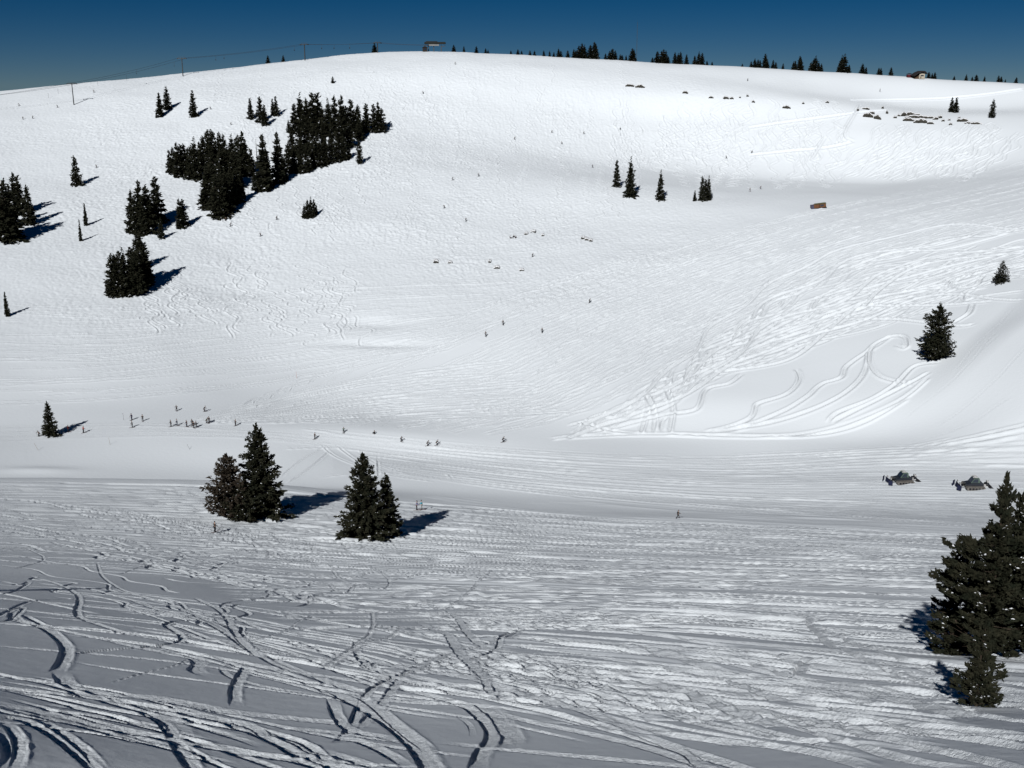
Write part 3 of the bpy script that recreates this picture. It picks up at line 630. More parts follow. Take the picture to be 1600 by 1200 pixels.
far_tree(250, 340, 372, 'right of the hourglass stand\'s neck', 'small lone one', 6, .9, GT)
row([(279,313,355,2),(284,311,352,3)], 'of the joined pair right of the hourglass stand', GT)
far_tree(7, 458, 495, 'at the left edge halfway down the slope', 'small lone one', 2, .8, GT)
GR = 'spruces below the bowl right of centre'
row([(964,250,293,3,.9),(986,250,309,0,.9),(1033,269,314,0,.85)], 'of the three separate ones below the bowl', GR)
row([(1086,298,315,2),(1098,275,314,1,.75),(1108,277,312,0,.8),(1103,280,313)], 'in the rightmost clump below the bowl', GR)
row([(1488.5,152,175),(1495.5,152,176)], 'of the pair on the upper road at right', GR)
far_tree(1553, 155, 185, 'on the upper road near the right edge', 'broad lone one', 4, .75, GR)
# ---- the skyline trees
def sky_row(s, k, ox, oy, where):
    L = []
    for q in s.split(';'):
        a, b = map(float, q.split(',')); px = ox + a/k; yt = oy + b/k
        L.append((px, yt, None))
    L.sort()
    for i, (px, yt, _) in enumerate(L):
        sx, a_ = px, px2ray(px, 100)[0]; j = int(np.interp(a_, AZ, np.arange(NC))); col = ZB[:, j] / RR; ir = int(np.argmax(col[IR0:np.searchsorted(RR, 1050)])) + IR0
        r = RR[ir] + random.uniform(-3, 1); x, y = r*math.sin(a_), r*math.cos(a_); z = gz(x, y)
        X, Yb = world2px(x, y, z); h = max((float(np.interp(px, [0,200,400,600,690,800,1000,1200,1440,1600], [145,122,104,81,80,87,98,107.5,122,131])) - yt) + 1.5, 5) * r / F
        k_ = random.choice([0, 1, 6, 5]); t = dup(TPL[k_]); t.location = (x, y, z - .3); s_ = h / H0
        w_ = random.uniform(1.25, 1.8); t.scale = (s_*w_, s_*w_, s_); t.rotation_euler = (0, 0, random.uniform(0, 6))
        tag(t, f'small skyline conifer, {ORD[i]} from the left {where}', 'tree', 'conifers along the skyline')
sky_row("419,92;443,90.5;586,70", 1, 0, 0, 'left of the lift station')
sky_row("32,112;87,122;155,122;205,133;218,140", 3.478, 700, 40, 'just right of the lift station')
sky_row("342,148;380,142;400,150;445,148;470,150;520,147;552,150;575,155", 3.478, 700, 40, 'before mid skyline')
sky_row("600,138;613,150;650,148;683,143;693,148;710,125;727,113;740,125;773,122;795,107;803,125", 3.478, 700, 40, 'ending in the tallest skyline clump')
sky_row("855,165;878,152;892,142;908,150;935,170;945,172;967,175;1000,140;1010,150", 3.478, 700, 40, 'between the tallest clump and the mast')
sky_row("1110,183;1137,152;1160,150;1170,142;1182,152;1195,178;1232,160;1250,165;1262,158;1295,170;1340,175;1362,160;1380,165;1407,200;1435,205", 3.478, 700, 40, 'in the run right of the mast')
sky_row("0,120;50,105;70,93;88,97;100,100;128,70;140,95;175,100;190,108;232,115", 3.636, 1160, 70, 'of the third skyline quarter')
sky_row("290,108;300,102;325,82;332,90;390,110;405,95;415,85;435,115;450,117;565,85;580,80;555,105;608,127", 3.636, 1160, 70, 'of the clumps before the tall pair at right')
sky_row("685,125;705,140;778,142;790,143;848,143", 3.636, 1160, 70, 'left of the ridge hut')
sky_row("1065,163;1085,170;1100,166;1212,183;1280,177;1315,188;1338,178;1385,188;1465,185;1480,190;1505,205;1567,195", 3.636, 1160, 70, 'right of the ridge hut')

# ---------------------------------------------------------------- rocks
M_ROCK = mat('dark_rock', (.10, .095, .08), .9, .15, 2.2, (.04, .038, .033), bump=.5)
M_CORN = mat('rock_top_snow', (.84, .855, .88), .6, .15)
def rock(px, py, w, h, lab, grp, lean=0):
    g = np.random.RandomState(int(px*7+py)); p = at(px, py); r = math.hypot(p.x, p.y); W = 1.2*w*r/F; Hh = 1.15*h*r/F
    root = thing('rock_outcrop', lab, 'rock', p, -math.atan2(p.x, p.y), grp)
    n = max(int(6 + w/3), 6); V = []; Fc = []
    for i in range(n + 1):
        t = i/n; x = (t - .5)*W; hh = Hh*(.25 + .75*math.sin(math.pi*min(max(t*.9+.05, 0), 1)))*g.uniform(.6, 1.15); zz = lean*x
        V += [(x, -W*.03-.2+g.normal()*.15, zz-.9), (x+g.normal()*.1, -.35-.3*Hh+g.normal()*.2, zz+hh*.45), (x, -.15+g.normal()*.15, zz+hh), (x, 1.6+Hh, zz+hh*.95+.3), (x, 3.2+Hh, zz-.5)]
    for i in range(n):
        for k in range(4): a = i*5+k; Fc.append((a, a+5, a+6, a+1))
    Fc += [(4,3,2,1,0), tuple(n*5+k for k in range(5))]
    me = new_mesh('rock_face', V, Fc, M_ROCK); bm = bmesh.new(); bm.from_mesh(me); bmesh.ops.recalc_face_normals(bm, faces=bm.faces[:]); bm.to_mesh(me); bm.free(); link('rock_face', me, root)
    SV = []; SF = []
    for i in range(n + 1):
        a = V[i*5+2]; b = V[i*5+3]; SV += [(a[0], a[1]-.12, a[2]-.03), (a[0], a[1]-.05, a[2]+.35), (b[0], b[1]+.4, b[2]+.25), (b[0], b[1]+2.5, b[2]-1.6)]
    for i in range(n):
        for k in range(3): a = i*4+k; SF.append((a, a+1, a+5, a+4)[::-1])
    link('snow_cap', new_mesh('snow_cap', SV, SF, M_CORN, True), root)
RA = 'rocks showing under the upper rim of the bowl'
for i, (x, y, w, h, l) in enumerate([(984,135.5,11,3.0,0),(1000,137,12,3.2,-.05),(1070.5,146.5,7,3,0),(1111,154,6,2,0),(1134,154.8,7,2.6,0),(1143,154.6,5,2,0),(1156,152.5,2.5,1.5,0),(1168,150,3,2,0),(1177,159.5,4,2,0),(1229,169,10,3,-.1),(1255,162,3,2,0),(1292,160.5,5,2,.2)]):
    rock(x, y, w, h, f'dark rock ledge, {ORD[i]} from the left along the upper bowl rim', RA, l)
RB = 'rocks of the cliff band on the right'
for i, (x, y, w, h, l) in enumerate([(1340.5,173,3,3,0),(1352,171,10,2.5,0),(1356,183,12,5,0),(1362,178,7,3,0),(1371,186,9,5,-.3),(1379,169,3,3,0),(1386,177,3,3.5,0),(1398,184,5,2,.3),(1404,181,4,2,.2),
    (1412,181,7,5,.2),(1425,180.5,20,4,-.05),(1432,184,26,3,0),(1420,189,14,3.5,-.05),(1439,192.5,17,4.5,0),(1438,189,14,2.5,0),(1455,185,9,2.5,-.1),(1461,187,7,2.5,.3),(1468,184.5,6,3,.3),(1454,194.5,8,3,-.1),(1473,190,4,2,.2)]):
    rock(x, y, w, h, f'dark rock slab in the right-hand cliff band, {ORD[i]} from its left end', RB, l)
for i, (x, y, w, h, l) in enumerate([(1498.5,185.5,3,2,0),(1505,190.5,14,3.5,-.12),(1514,193.5,10,2,-.05),(1526,194.5,12,2.2,-.1),(1483,188.5,3,1.6,0),(1485,196,4,2,0)]):
    rock(x, y, w, h, f'thin dark rock strip below the upper road, {ORD[i]} in the rightmost rock line', RB, l)
RC_ = 'small rocks in the middle of the slope'
for i, (x, y, w, h, l) in enumerate([(681,410,7,3,0),(703,410.5,6,1.5,0),(765,409,4,2.5,0),(776,418,8,1.8,.1),(815,423,6,1.6,0),(822,366.8,5,2,.1),(833,363,7,1.8,.1),(848,369,4,1.4,0),(912,374,7,2.2,-.2),(917,376.5,6,2.2,-.2),(923,378,5,2.6,-.1)]):
    rock(x, y, w, h, f'small rock tip poking through the mid-slope snow, {ORD[i]} of eleven listed left to right', RC_, l)

# ---------------------------------------------------------------- people
def skin_mesh(name, bones, m, sub=1):
    """one continuous surface grown round a skeleton: bones = list of chains [(x,y,z,r),...] that share joints"""
    vs = []; rs = []; es = []; idx = {}
    for ch in bones:
        prev = None
        for (x, y, z, r) in ch:
            k = (round(x, 3), round(y, 3), round(z, 3))
            if k not in idx: idx[k] = len(vs); vs.append((x, y, z)); rs.append(r)
            if prev is not None and prev != idx[k]: es.append((prev, idx[k]))
            prev = idx[k]
    me = bpy.data.meshes.new(name); me.from_pydata(vs, es, []); o = bpy.data.objects.new(name, me); C.objects.link(o)
    md = o.modifiers.new('s', 'SKIN'); sv = me.skin_vertices[0].data
    for i, r in enumerate(rs): sv[i].radius = (r, r*.85); sv[i].use_root = (i == 0)
    o.modifiers.new('u', 'SUBSURF').levels = sub
    dg = bpy.context.evaluated_depsgraph_get(); out = bpy.data.meshes.new_from_object(o.evaluated_get(dg)); out.name = name
    bpy.data.objects.remove(o); out.materials.clear(); out.materials.append(m); return out
M_SKIN = mat('skin', (.55, .36, .27), .6, .3); M_BLACK = mat('black_cloth', (.012, .012, .015), .8, .2, 20, (.02, .02, .025)); M_NAVY = mat('navy_cloth', (.02, .025, .06), .8, .2)
M_TEAL = mat('teal_jacket', (.03, .30, .42), .7, .2); M_RED = mat('red_jacket', (.32, .035, .03), .7, .2); M_LILAC = mat('grey_blue_jacket', (.16, .17, .30), .7, .2); M_GREYC = mat('grey_trousers', (.22, .21, .20), .8, .2)
M_GREEN = mat('dark_green_jacket', (.02, .07, .05), .7, .2); M_HELM = mat('helmet', (.015, .015, .018), .35, .5); M_SKI = mat('ski', (.10, .03, .03), .4, .5); M_POLE = mat('pole_metal', (.05, .05, .055), .4, .5, metal=.5)
M_GOG = mat('goggle_lens', (.02, .02, .03), .15, .6)
def pose_bones(pose):
    """x forward, y left; pelvis first"""
    if pose == 'stand': P = dict(pel=(0,0,.95), ch=(.03,0,1.32), nk=(.05,0,1.50), hd=(.08,0,1.66), kn=(.05,.11,.50), an=(-.02,.13,.09), kn2=(.05,-.11,.50), an2=(-.02,-.13,.09), el=(.06,.30,1.15), ha=(.30,.30,1.02), el2=(.06,-.30,1.15), ha2=(.30,-.30,1.02))
    elif pose == 'ski': P = dict(pel=(-.14,0,.78), ch=(.12,0,1.08), nk=(.24,0,1.24), hd=(.32,0,1.38), kn=(.20,.13,.46), an=(-.02,.15,.09), kn2=(.20,-.13,.46), an2=(-.02,-.15,.09), el=(.22,.36,1.0), ha=(.48,.38,.98), el2=(.22,-.36,1.0), ha2=(.48,-.38,.98))
    elif pose == 'walk': P = dict(pel=(0,0,.93), ch=(.06,0,1.30), nk=(.09,0,1.48), hd=(.13,0,1.64), kn=(.26,.11,.55), an=(.30,.12,.10), kn2=(-.10,-.11,.50), an2=(-.36,-.12,.12), el=(-.10,.28,1.12), ha=(-.02,.30,.88), el2=(.24,-.28,1.14), ha2=(.44,-.28,1.12))
    elif pose == 'reach': P = dict(pel=(0,0,.95), ch=(.03,0,1.32), nk=(.05,0,1.50), hd=(.09,0,1.66), kn=(.03,.11,.50), an=(-.02,.13,.09), kn2=(.05,-.11,.50), an2=(0,-.13,.09), el=(.22,.24,1.16), ha=(.46,.16,1.12), el2=(.22,-.24,1.16), ha2=(.46,-.16,1.12))
    else: P = dict(pel=(0,0,.20), ch=(-.05,0,.58), nk=(-.02,0,.76), hd=(.04,0,.90), kn=(.40,.14,.46), an=(.62,.15,.10), kn2=(.40,-.14,.44), an2=(.64,-.15,.10), el=(-.12,.28,.42), ha=(-.25,.32,.12), el2=(.05,-.30,.45), ha2=(.30,-.26,.40))
    return P
def make_person(pose, jacket, trousers, skis=True, poles=True):
    P = pose_bones(pose); q = lambda k, r: (*P[k], r); root = link('person', None)
    mid = lambda a, b, r, t=.5: tuple(P[a][i]*(1-t) + P[b][i]*t for i in range(3)) + (r,)
    off = lambda k, dy, dz, r: (P[k][0], P[k][1] + dy, P[k][2] + dz, r)
    toe = lambda k: (P[k][0] + .18, P[k][1], P[k][2] - .04, .045)
    body = [[q('pel', .13), mid('pel', 'ch', .125), q('ch', .15), q('nk', .06), (P['nk'][0]*.4+P['hd'][0]*.6, 0, P['nk'][2]*.4+P['hd'][2]*.6, .075), (P['hd'][0], 0, P['hd'][2]+.04, .095), (P['hd'][0]-.01, 0, P['hd'][2]+.12, .05)]]
    for s, a, b, e, h in ((1, 'kn', 'an', 'el', 'ha'), (-1, 'kn2', 'an2', 'el2', 'ha2')):
        body.append([q('pel', .13), off('pel', s*.10, -.06, .10), q(a, .062), q(b, .042), toe(b)])
        hx, hy, hz = P[h]; ex, ey, ez = P[e]; dx, dy, dz = hx-ex, hy-ey, hz-ez; l = math.sqrt(dx*dx+dy*dy+dz*dz); dx, dy, dz = dx/l, dy/l, dz/l
        body.append([q('ch', .15), off('ch', s*.19, .10, .065), q(e, .042), q(h, .028), (hx+dx*.06, hy+dy*.06, hz+dz*.06, .038)])
        for f, (fy, ln) in enumerate(((-.03, .08), (-.01, .095), (.012, .09), (.032, .07))):
            body.append([(hx+dx*.06, hy+dy*.06, hz+dz*.06, .038), (hx+dx*(.09), hy+fy, hz+dz*.09-.005, .010), (hx+dx*(.06+ln)+.0, hy+fy, hz+dz*.12-.03, .008)])
        body.append([(hx+dx*.06, hy+dy*.06, hz+dz*.06, .038), (hx+dx*.08, hy-s*.045, hz+.02, .010)])
    link('body', skin_mesh('body', body, M_SKIN), root)
    nose = MB(); hx, hz = P['hd'][0], P['hd'][2]; nose.box((hx+.095, 0, hz+.02), (.05, .025, .035), taper=.5); nose.box((hx+.085, 0, hz-.03), (.02, .05, .012)); nose.box((hx, .095, hz+.03), (.04, .02, .06)); nose.box((hx, -.095, hz+.03), (.04, .02, .06)); nose.build('face_features', M_SKIN, root)
    jk = [[off('pel', 0, -.04, .175), q('pel', .165), mid('pel', 'ch', .165), q('ch', .185), off('ch', 0, .12, .10)]]
    for s, e, h in ((1, 'el', 'ha'), (-1, 'el2', 'ha2')): jk.append([q('ch', .185), off('ch', s*.19, .10, .09), q(e, .07), mid(e, h, .052, .92)])
    link('jacket', skin_mesh('jacket', jk, jacket), root)
    tr = [[q('pel', .15)]]
    for s, a, b in ((1, 'kn', 'an'), (-1, 'kn2', 'an2')): tr.append([q('pel', .15), off('pel', s*.10, -.08, .12), q(a, .088), mid(a, b, .075, .9)])
    link('trousers', skin_mesh('trousers', tr, trousers), root)
    for b in ('an', 'an2'):
        x, y, z = P[b]; MB().box((x+.05, y, z-.03), (.30, .11, .11)).box((x-.02, y, z+.08), (.14, .11, .20), taper=.9).build('boot', M_HELM, root, .02)
        if skis: MB().box((x+.05, y, .015), (1.45, .09, .022)).box((x+.84, y, .05), (.17, .085, .018), ry=-.45).build('ski', M_SKI, root)
    for h in ('ha', 'ha2'):
        x, y, z = P[h]; MB().box((x+.03, y, z), (.11, .09, .10)).build('glove', M_BLACK, root, .025)
        if poles: MB().tube((x+.03, y, z+.08), (x-.30 if pose == 'ski' else x+.06, y*1.15, .02), .012, .008, 6).build('ski_pole', M_POLE, root)
    bm = bmesh.new(); bmesh.ops.create_uvsphere(bm, u_segments=14, v_segments=10, radius=.128)
    for v in list(bm.verts):
        if v.co.z < -.035: bm.verts.remove(v)
        else: v.co.z *= 1.05; v.co.x *= 1.1
    me = bpy.data.meshes.new('helmet'); bm.to_mesh(me); bm.free(); me.materials.append(M_HELM); link('helmet', me, root, (P['hd'][0]-.015, 0, P['hd'][2]+.07))
    MB().box((P['hd'][0]+.095, 0, P['hd'][2]+.045), (.05, .16, .065)).build('goggles', M_GOG, root, .02)
    return root
PT = {'ski_black': make_person('ski', M_BLACK, M_BLACK), 'ski_navy': make_person('ski', M_NAVY, M_BLACK), 'ski_green': make_person('ski', M_GREEN, M_BLACK), 'stand_black': make_person('stand', M_BLACK, M_BLACK),
      'stand_red': make_person('stand', M_RED, M_BLACK), 'stand_navy': make_person('stand', M_NAVY, M_NAVY), 'sit': make_person('sit', M_BLACK, M_BLACK, True, False), 'walk': make_person('walk', M_BLACK, M_BLACK, False, False),
      'reach_a': make_person('reach', M_LILAC, M_BLACK, True, False), 'reach_b': make_person('reach', M_TEAL, M_GREYC, True, False)}
pused = set()
def person(kind, px, py, rz, lab, grp=None, s=1.14):
    t = PT[kind] if kind not in pused else dup(PT[kind]); pused.add(kind)
    p = at(px, py); t.location = (p.x, p.y, p.z + .02); t.rotation_euler = (0, 0, rz); t.scale = (s, s, s); tag(t, lab, 'person', grp)
person('reach_a', 651, 796.5, 0.0, 'skier in grey-blue top and black trousers reaching right to a partner', s=1.3)
person('reach_b', 659.3, 796.5, math.pi, 'skier in turquoise jacket and grey trousers facing the one in black trousers', s=1.3)
person('walk', 1059, 811, 0.2, 'person in black striding across the open flat right of centre')
person('stand_black', 336, 832, .9, 'person in black standing on the near slope below the two firs', s=1.2)
GP = 'skiers on the flat traverse at left'
def prow(L, where, grp):
    for i, q in enumerate(sorted(L, key=lambda q: q[0])):
        k, lab = q[2], {'ski_black': 'skier in black', 'ski_navy': 'skier in dark blue', 'ski_green': 'skier in dark green', 'stand_black': 'standing skier in black', 'stand_red': 'skier in a red jacket', 'stand_navy': 'skier in navy', 'sit': 'skier in black sitting', 'walk': 'person in black walking'}[q[2]]
        person(k, q[0], q[1], random.uniform(-3, 3) if len(q) < 4 else q[3], f'{lab}, {ORD[i]} from the left {where}', grp)
prow([(61,681,'ski_black'),(106.5,674.5,'stand_red',0),(130.5,676,'stand_red',1)], 'near the lone spruce at far left', GP)
prow([(206,656,'stand_navy'),(207,668,'stand_black'),(223,658,'stand_black')], 'in the group right of the dark pole', GP)
prow([(267.5,667,'stand_black'),(277,665,'stand_navy'),(292,667,'stand_navy'),(300.5,665,'stand_black'),(303,669,'stand_black'),(307,668,'stand_black'),(323,661,'ski_green'),(327,661,'stand_black')], 'in the largest cluster on the traverse', GP)
prow([(276,642,'ski_black'),(319.5,643,'ski_black')], 'of two above the largest cluster', GP)
person('stand_black', 368, 665, 1, 'skier in black standing alone above the tall snowy spruce', GP)
GM = 'skiers gliding along the valley track'
prow([(492,685.5,'stand_black'),(537,675.5,'ski_green'),(585,677.5,'sit'),(627,689,'ski_navy'),(668,696,'ski_black',.3),(682.5,695,'ski_black',.3),(786,690.5,'ski_black',.5)], 'strung along the valley track', GM)
GS = 'skiers descending the middle slope'
prow([(759,525,'stand_black',2),(786,507,'stand_black',2),(847,520,'stand_black',2),(921,475,'ski_black')], 'of four on the diagonal mid slope', GS)
prow([(797,373,'sit'),(803,371.5,'sit'),(806,373,'sit'),(832,402,'ski_black')], 'around the small mid-slope rocks', GS)
GH = 'distant skiers on the mogul slope'
prow([(661,147,'ski_black'),(694,326,'ski_black'),(707,282,'ski_black'),(711,101,'ski_black'),(728,346,'ski_black'),(748,276,'ski_black')], 'scattered on the mogul slope below the lift station', GH)
prow([(804,219,'ski_black'),(862,208,'ski_navy'),(878,225,'ski_black'),(912,210,'ski_black'),(969,204,'ski_navy')], 'in the line crossing above the bowl trees', GH)
prow([(352,345,'ski_black'),(361,340,'ski_navy'),(360,354,'ski_black'),(407,369,'ski_black'),(432,344,'ski_black')], 'below the left grove', GH)
prow([(30,166,'ski_black'),(36,187,'ski_black'),(51,185,'ski_black'),(90,168,'ski_black'),(151,263,'ski_black'),(147,146,'ski_black')], 'on the open slope at far left', GH)
prow([(329,172,'ski_black'),(361,197,'ski_black')], 'of two above the left grove', GH)
prow([(1135,247,'ski_black'),(1172,298,'stand_black'),(1174.5,239,'ski_black'),(1188,295,'ski_black'),(1375,144,'stand_black'),(1168,126,'ski_black'),(926,262,'ski_navy')], 'scattered in and above the bowl', GH)

# ---------------------------------------------------------------- marker poles
M_PALE = mat('bamboo', (.32, .27, .17), .7, .3, 6, (.22, .18, .11)); M_ORANGE = mat('orange_paint', (.5, .12, .04), .6, .3); M_DARKP = mat('dark_pole', (.04, .035, .04), .6, .3)
for (x0, y0, x1, y1, m, lab) in [(60.5,703,55,692,M_PALE,'thin leaning marker stick on the bank edge at far left'), (172,694.5,171,683,M_PALE,'thin upright marker stick on the bank edge left of centre of the bank'),
    (297,702,293,694,M_DARKP,'dark stick leaning steeply left on the bank above the two firs'), (193.2,656,193,644.5,M_DARKP,'dark upright pole on the traverse left of the skier group'),
    (464,591,463,580,M_ORANGE,'thin reddish pole standing alone on the open slope above the valley track'), (76,154,76,147,M_DARKP,'tiny pole left of the leftmost lift tower'),
    (91.5,148,91,141,M_DARKP,'tiny pole just left of the leftmost lift tower'), (153,134,153,128,M_DARKP,'tiny pole right of the leftmost lift tower'), (198,125,198,117,M_DARKP,'tiny pole halfway between the two left lift towers')]:
    p = at(x1 if 0 else x0, y0); r = math.hypot(p.x, p.y); h = (y0 - y1) * r / F; dx = (x1 - x0) * r / F; rad = .035 if r < 400 else .06
    o = MB().tube((0, 0, -.3), (dx, 0, h), rad, rad*.8, 7).tube((dx*.93, 0, h*.93), (dx*.98, 0, h*.98), rad*1.5, rad*1.5, 7).build('marker_pole', m); o.location = p; tag(o, lab, 'pole')

# ---------------------------------------------------------------- chairlift
M_STEEL = mat('galvanised_steel', (.07, .075, .075), .5, .4, 3, (.05, .05, .05), metal=.3); M_CABLE = mat('cable', (.03, .03, .035), .5, .3); M_ROOFG = mat('station_roof', (.018, .02, .018), .7, .2, .8, (.012, .013, .012))
M_PANEL = mat('pale_panel', (.26, .27, .27), .6, .3, 1.0, (.2, .2, .2)); M_WOOD = mat('timber', (.14, .085, .05), .8, .2, 4, (.08, .05, .03)); M_GLASS = mat('dark_glass', (.02, .03, .05), .12, .6)
M_HUT = mat('hut_wall', (.55, .50, .40), .8, .2, 2, (.48, .43, .34)); M_HROOF = mat('hut_roof', (.025, .022, .022), .8, .2)
TW = []
lab = {0: 'steel T-shaped lift tower standing below the skyline at far left', 1: 'steel lift tower rising above the skyline, second from the left', 2: 'steel lift tower on the skyline left of the lone dark tree', 3: 'short lift tower half hidden by the small dark tree on the skyline'}
for i, (px, yt, yb) in enumerate([(115.5, 134, 163.5), (286, 93.5, 119), (476.5, 71.5, 95), (590, 68, 83)]):
    p = at(px, yb); r = math.hypot(p.x, p.y); h = (yb - yt) * r / F
    TW.append((p, h))
dirs = [(TW[min(i+1, 3)][0] - TW[max(i-1, 0)][0]) for i in range(4)]
ENDP = at(680, 79); ENDP.z += 4.6
CB = []
for i, (p, h) in enumerate(TW):
    d = dirs[i]; rz = math.atan2(d.y, d.x)
    # towers are seen nearly broadside: the crossarm runs across the line
    t = thing('lift_tower', lab[i], 'lift tower', p, rz + .9, 'towers of the chairlift on the ridge'); rad = .34
    MB().tube((0,0,-1), (0,0,h), rad, rad*.7, 12).build('column', M_STEEL, t)
    MB().box((0, 0, h-.35), (.4, 6.2, .45)).box((0, 0, h+.55), (.12, 4.4, .12)).tube((0, 2.1, h-.2), (0, 2.1, h+.6), .06).tube((0, -2.1, h-.2), (0, -2.1, h+.6), .06).build('crossarm', M_STEEL, t)
    for s in (-1, 1):
        mb = MB().box((0, s*2.9, h-.75), (3.0, .14, .18))
        for k in range(4): mb.tube((-1.2+k*.8, s*2.9-.12, h-.62), (-1.2+k*.8, s*2.9+.12, h-.62), .24, .24, 12)
        mb.build('sheave_train', M_STEEL, t)
    MB().box((rad+.05, 0, h*.5), (.08, .5, h*.95)).build('ladder', M_STEEL, t)
    a = rz + .9; w = Vector((-math.sin(a), math.cos(a), 0)) * 2.9
    CB.append((p + Vector((0, 0, h-.4)) + w, p + Vector((0, 0, h-.4)) - w))
pl = at(-70, 180); CB.insert(0, (pl + Vector((0, 2.9, 9)), pl + Vector((0, -2.9, 9))))
for s, nm in ((0, 'farther'), (1, 'nearer')):
    mb = MB(); pts = []
    ends = [c[s] for c in CB] + [ENDP + Vector((-5, 2.5 if s == 0 else -2.5, 0))]
    for a, b in zip(ends[:-1], ends[1:]):
        L_ = (b - a).length; m = 14
        for k in range(m): t = k/m; pts.append(a.lerp(b, t) - Vector((0, 0, 4*t*(1-t)*L_*.012)))
    pts.append(ends[-1])
    for a, b in zip(pts[:-1], pts[1:]): mb.tube(a, b, .07, .07, 5)
    o = mb.build('lift_cable', M_CABLE); tag(o, f'{nm} of the two thin steel cables strung between the lift towers', 'cable', 'haul cables of the chairlift'); CBP = pts if s else CBP0 if False else pts
    if s == 0: P_far = pts
    else: P_near = pts
def chair():
    t = link('lift_chair', None)
    MB().tube((0,0,-.05), (0,0,-2.0), .06, .06).build('hanger', M_STEEL, t); MB().box((0, 0, -2.9), (.55, 2.1, .10)).build('seat', M_BLACK, t, .03)
    MB().box((-.30, 0, -2.5), (.10, 2.1, .75), ry=.15).build('backrest', M_BLACK, t, .03); MB().tube((0,-1.05,-2.0),(0,1.05,-2.0),.05).tube((0,1.05,-2),(0,1.05,-2.9),.05).tube((0,-1.05,-2),(0,-1.05,-2.9),.05).build('frame', M_STEEL, t)
    return t
ch0 = chair(); chs = [(P_near, 272), (P_near, 337), (P_far, 350), (P_near, 460), (P_far, 502), (P_near, 522), (P_far, 213), (P_near, 545)]; chs.sort(key=lambda q: q[1])
for i, (PP, px) in enumerate(chs):
    best = min(range(len(PP)-1), key=lambda k: abs(world2px(*PP[k])[0] - px)); a, b = PP[best], PP[min(best+1, len(PP)-1)]; xa, xb = world2px(*a)[0], world2px(*b)[0]
    c = a.lerp(b, min(max((px - xa) / (xb - xa + 1e-6), 0), 1)); t = ch0 if i == 0 else dup(ch0); t.location = c; t.rotation_euler = (0, 0, .3)
    tag(t, f'empty dark lift chair, {ORD[i]} from the left on the ridge lift', 'lift chair', 'chairs hanging on the ridge lift')
# top station
p = at(680, 80); r = math.hypot(p.x, p.y); u = r / F          # metres per photo pixel
st = thing('lift_station', 'top station with long flat dark roof on posts on the summit', 'lift station', p, .03)
MB().box((0, 0, 12.2*u), (32*u, 4.2, 3.0*u), taper=.97).box((-5*u, 0, 14.2*u), (18*u, 3.6, 1.2*u), taper=.9).build('roof', M_ROOFG, st, .12)
MB().box((-1.5*u, -.1, 9.3*u), (15*u, 3.2, 2.6*u)).build('machinery_housing', M_PANEL, st, .08)
for x in (-10, -2, 9): MB().box((x*u, 0, 4.5*u), (1.3*u, 1.2, 9.2*u), taper=.8).build('post', M_STEEL, st, .04)
MB().tube((-13*u, 0, 8.6*u), (-13*u, 0, 9.6*u), 2.2, 2.2, 24).build('bullwheel', M_STEEL, st)
MB().box((12*u, 0, 7.6*u), (7*u, .4, .4), ry=-.2).build('brace', M_STEEL, st)
M_DARKW = mat('dark_timber', (.035, .028, .022), .8, .2)
q = at(664, 81); hb = thing('operator_hut', 'low dark hut beside the left end of the top lift station', 'hut', q, .1)
MB().box((0, 0, 1.4), (3.4, 2.8, 2.8)).build('wall', M_DARKW, hb); MB().prism([(-2.2, 2.8), (2.2, 2.8), (0, 4.0)], -1.8, 1.8).build('roof', M_HROOF, hb); MB().box((0, -1.43, 1.7), (1.8, .06, 1.0)).build('window', M_GLASS, hb)
# mast
a_ = px2ray(994.5, 90)[0]; r = 868; x, y = r*math.sin(a_), r*math.cos(a_); z = gz(x, y); _, yb = world2px(x, y, z); h = (yb - 41) * r / F
ms = thing('radio_mast', 'very thin tall lattice mast on the skyline right of centre', 'mast', (x, y, z)); mb = MB(); tri = [(.35*math.cos(k*2.094), .35*math.sin(k*2.094)) for k in range(3)]
for a, b in tri: mb.tube((a, b, -1), (a*.6, b*.6, h), .05, .04, 5)
for k in range(int(h)):
    for i in range(3): a, b = tri[i], tri[(i+1) % 3]; f = 1-.4*k/h; mb.tube((a[0]*f, a[1]*f, k), (b[0]*f, b[1]*f, k+1), .02, .02, 4)
mb.build('lattice', M_STEEL, ms); MB().tube((0,0,h), (0,0,h+2), .03, .02, 5).build('antenna', M_STEEL, ms)
# ridge hut
p = at(1437, 122.5); u = math.hypot(p.x, p.y) / F; hu = thing('mountain_hut', 'small cream hut with overhanging dark gable roof on the right skyline', 'hut', p, .12)
MB().box((1.0*u, 0, 3.6*u), (8*u, 4.5, 8*u)).build('wall', M_HUT, hu); MB().box((-6*u, .6, 2.2*u), (6.5*u, 3.6, 5.5*u)).build('side_wing', M_WOOD, hu)
MB().prism([(-12*u, 4.2*u), (-6*u, 8.4*u), (-.5*u, 10.6*u), (3.5*u, 10.4*u), (7.8*u, 7*u), (7.4*u, 6.2*u), (3.3*u, 8.2*u), (-.5*u, 8.6*u), (-5.5*u, 7*u), (-11.4*u, 3.4*u)], -3.4, 3.2).build('roof', M_HROOF, hu)
MB().box((1.0*u, -2.28, 4.0*u), (4.6*u, .08, 1.6*u)).build('window', M_GLASS, hu); MB().box((-.8*u, -2.28, 1.5*u), (1.4*u, .08, 2.4*u)).build('door', M_WOOD, hu)
M_SHED = mat('shed_paint', (.10, .02, .025), .8, .2)
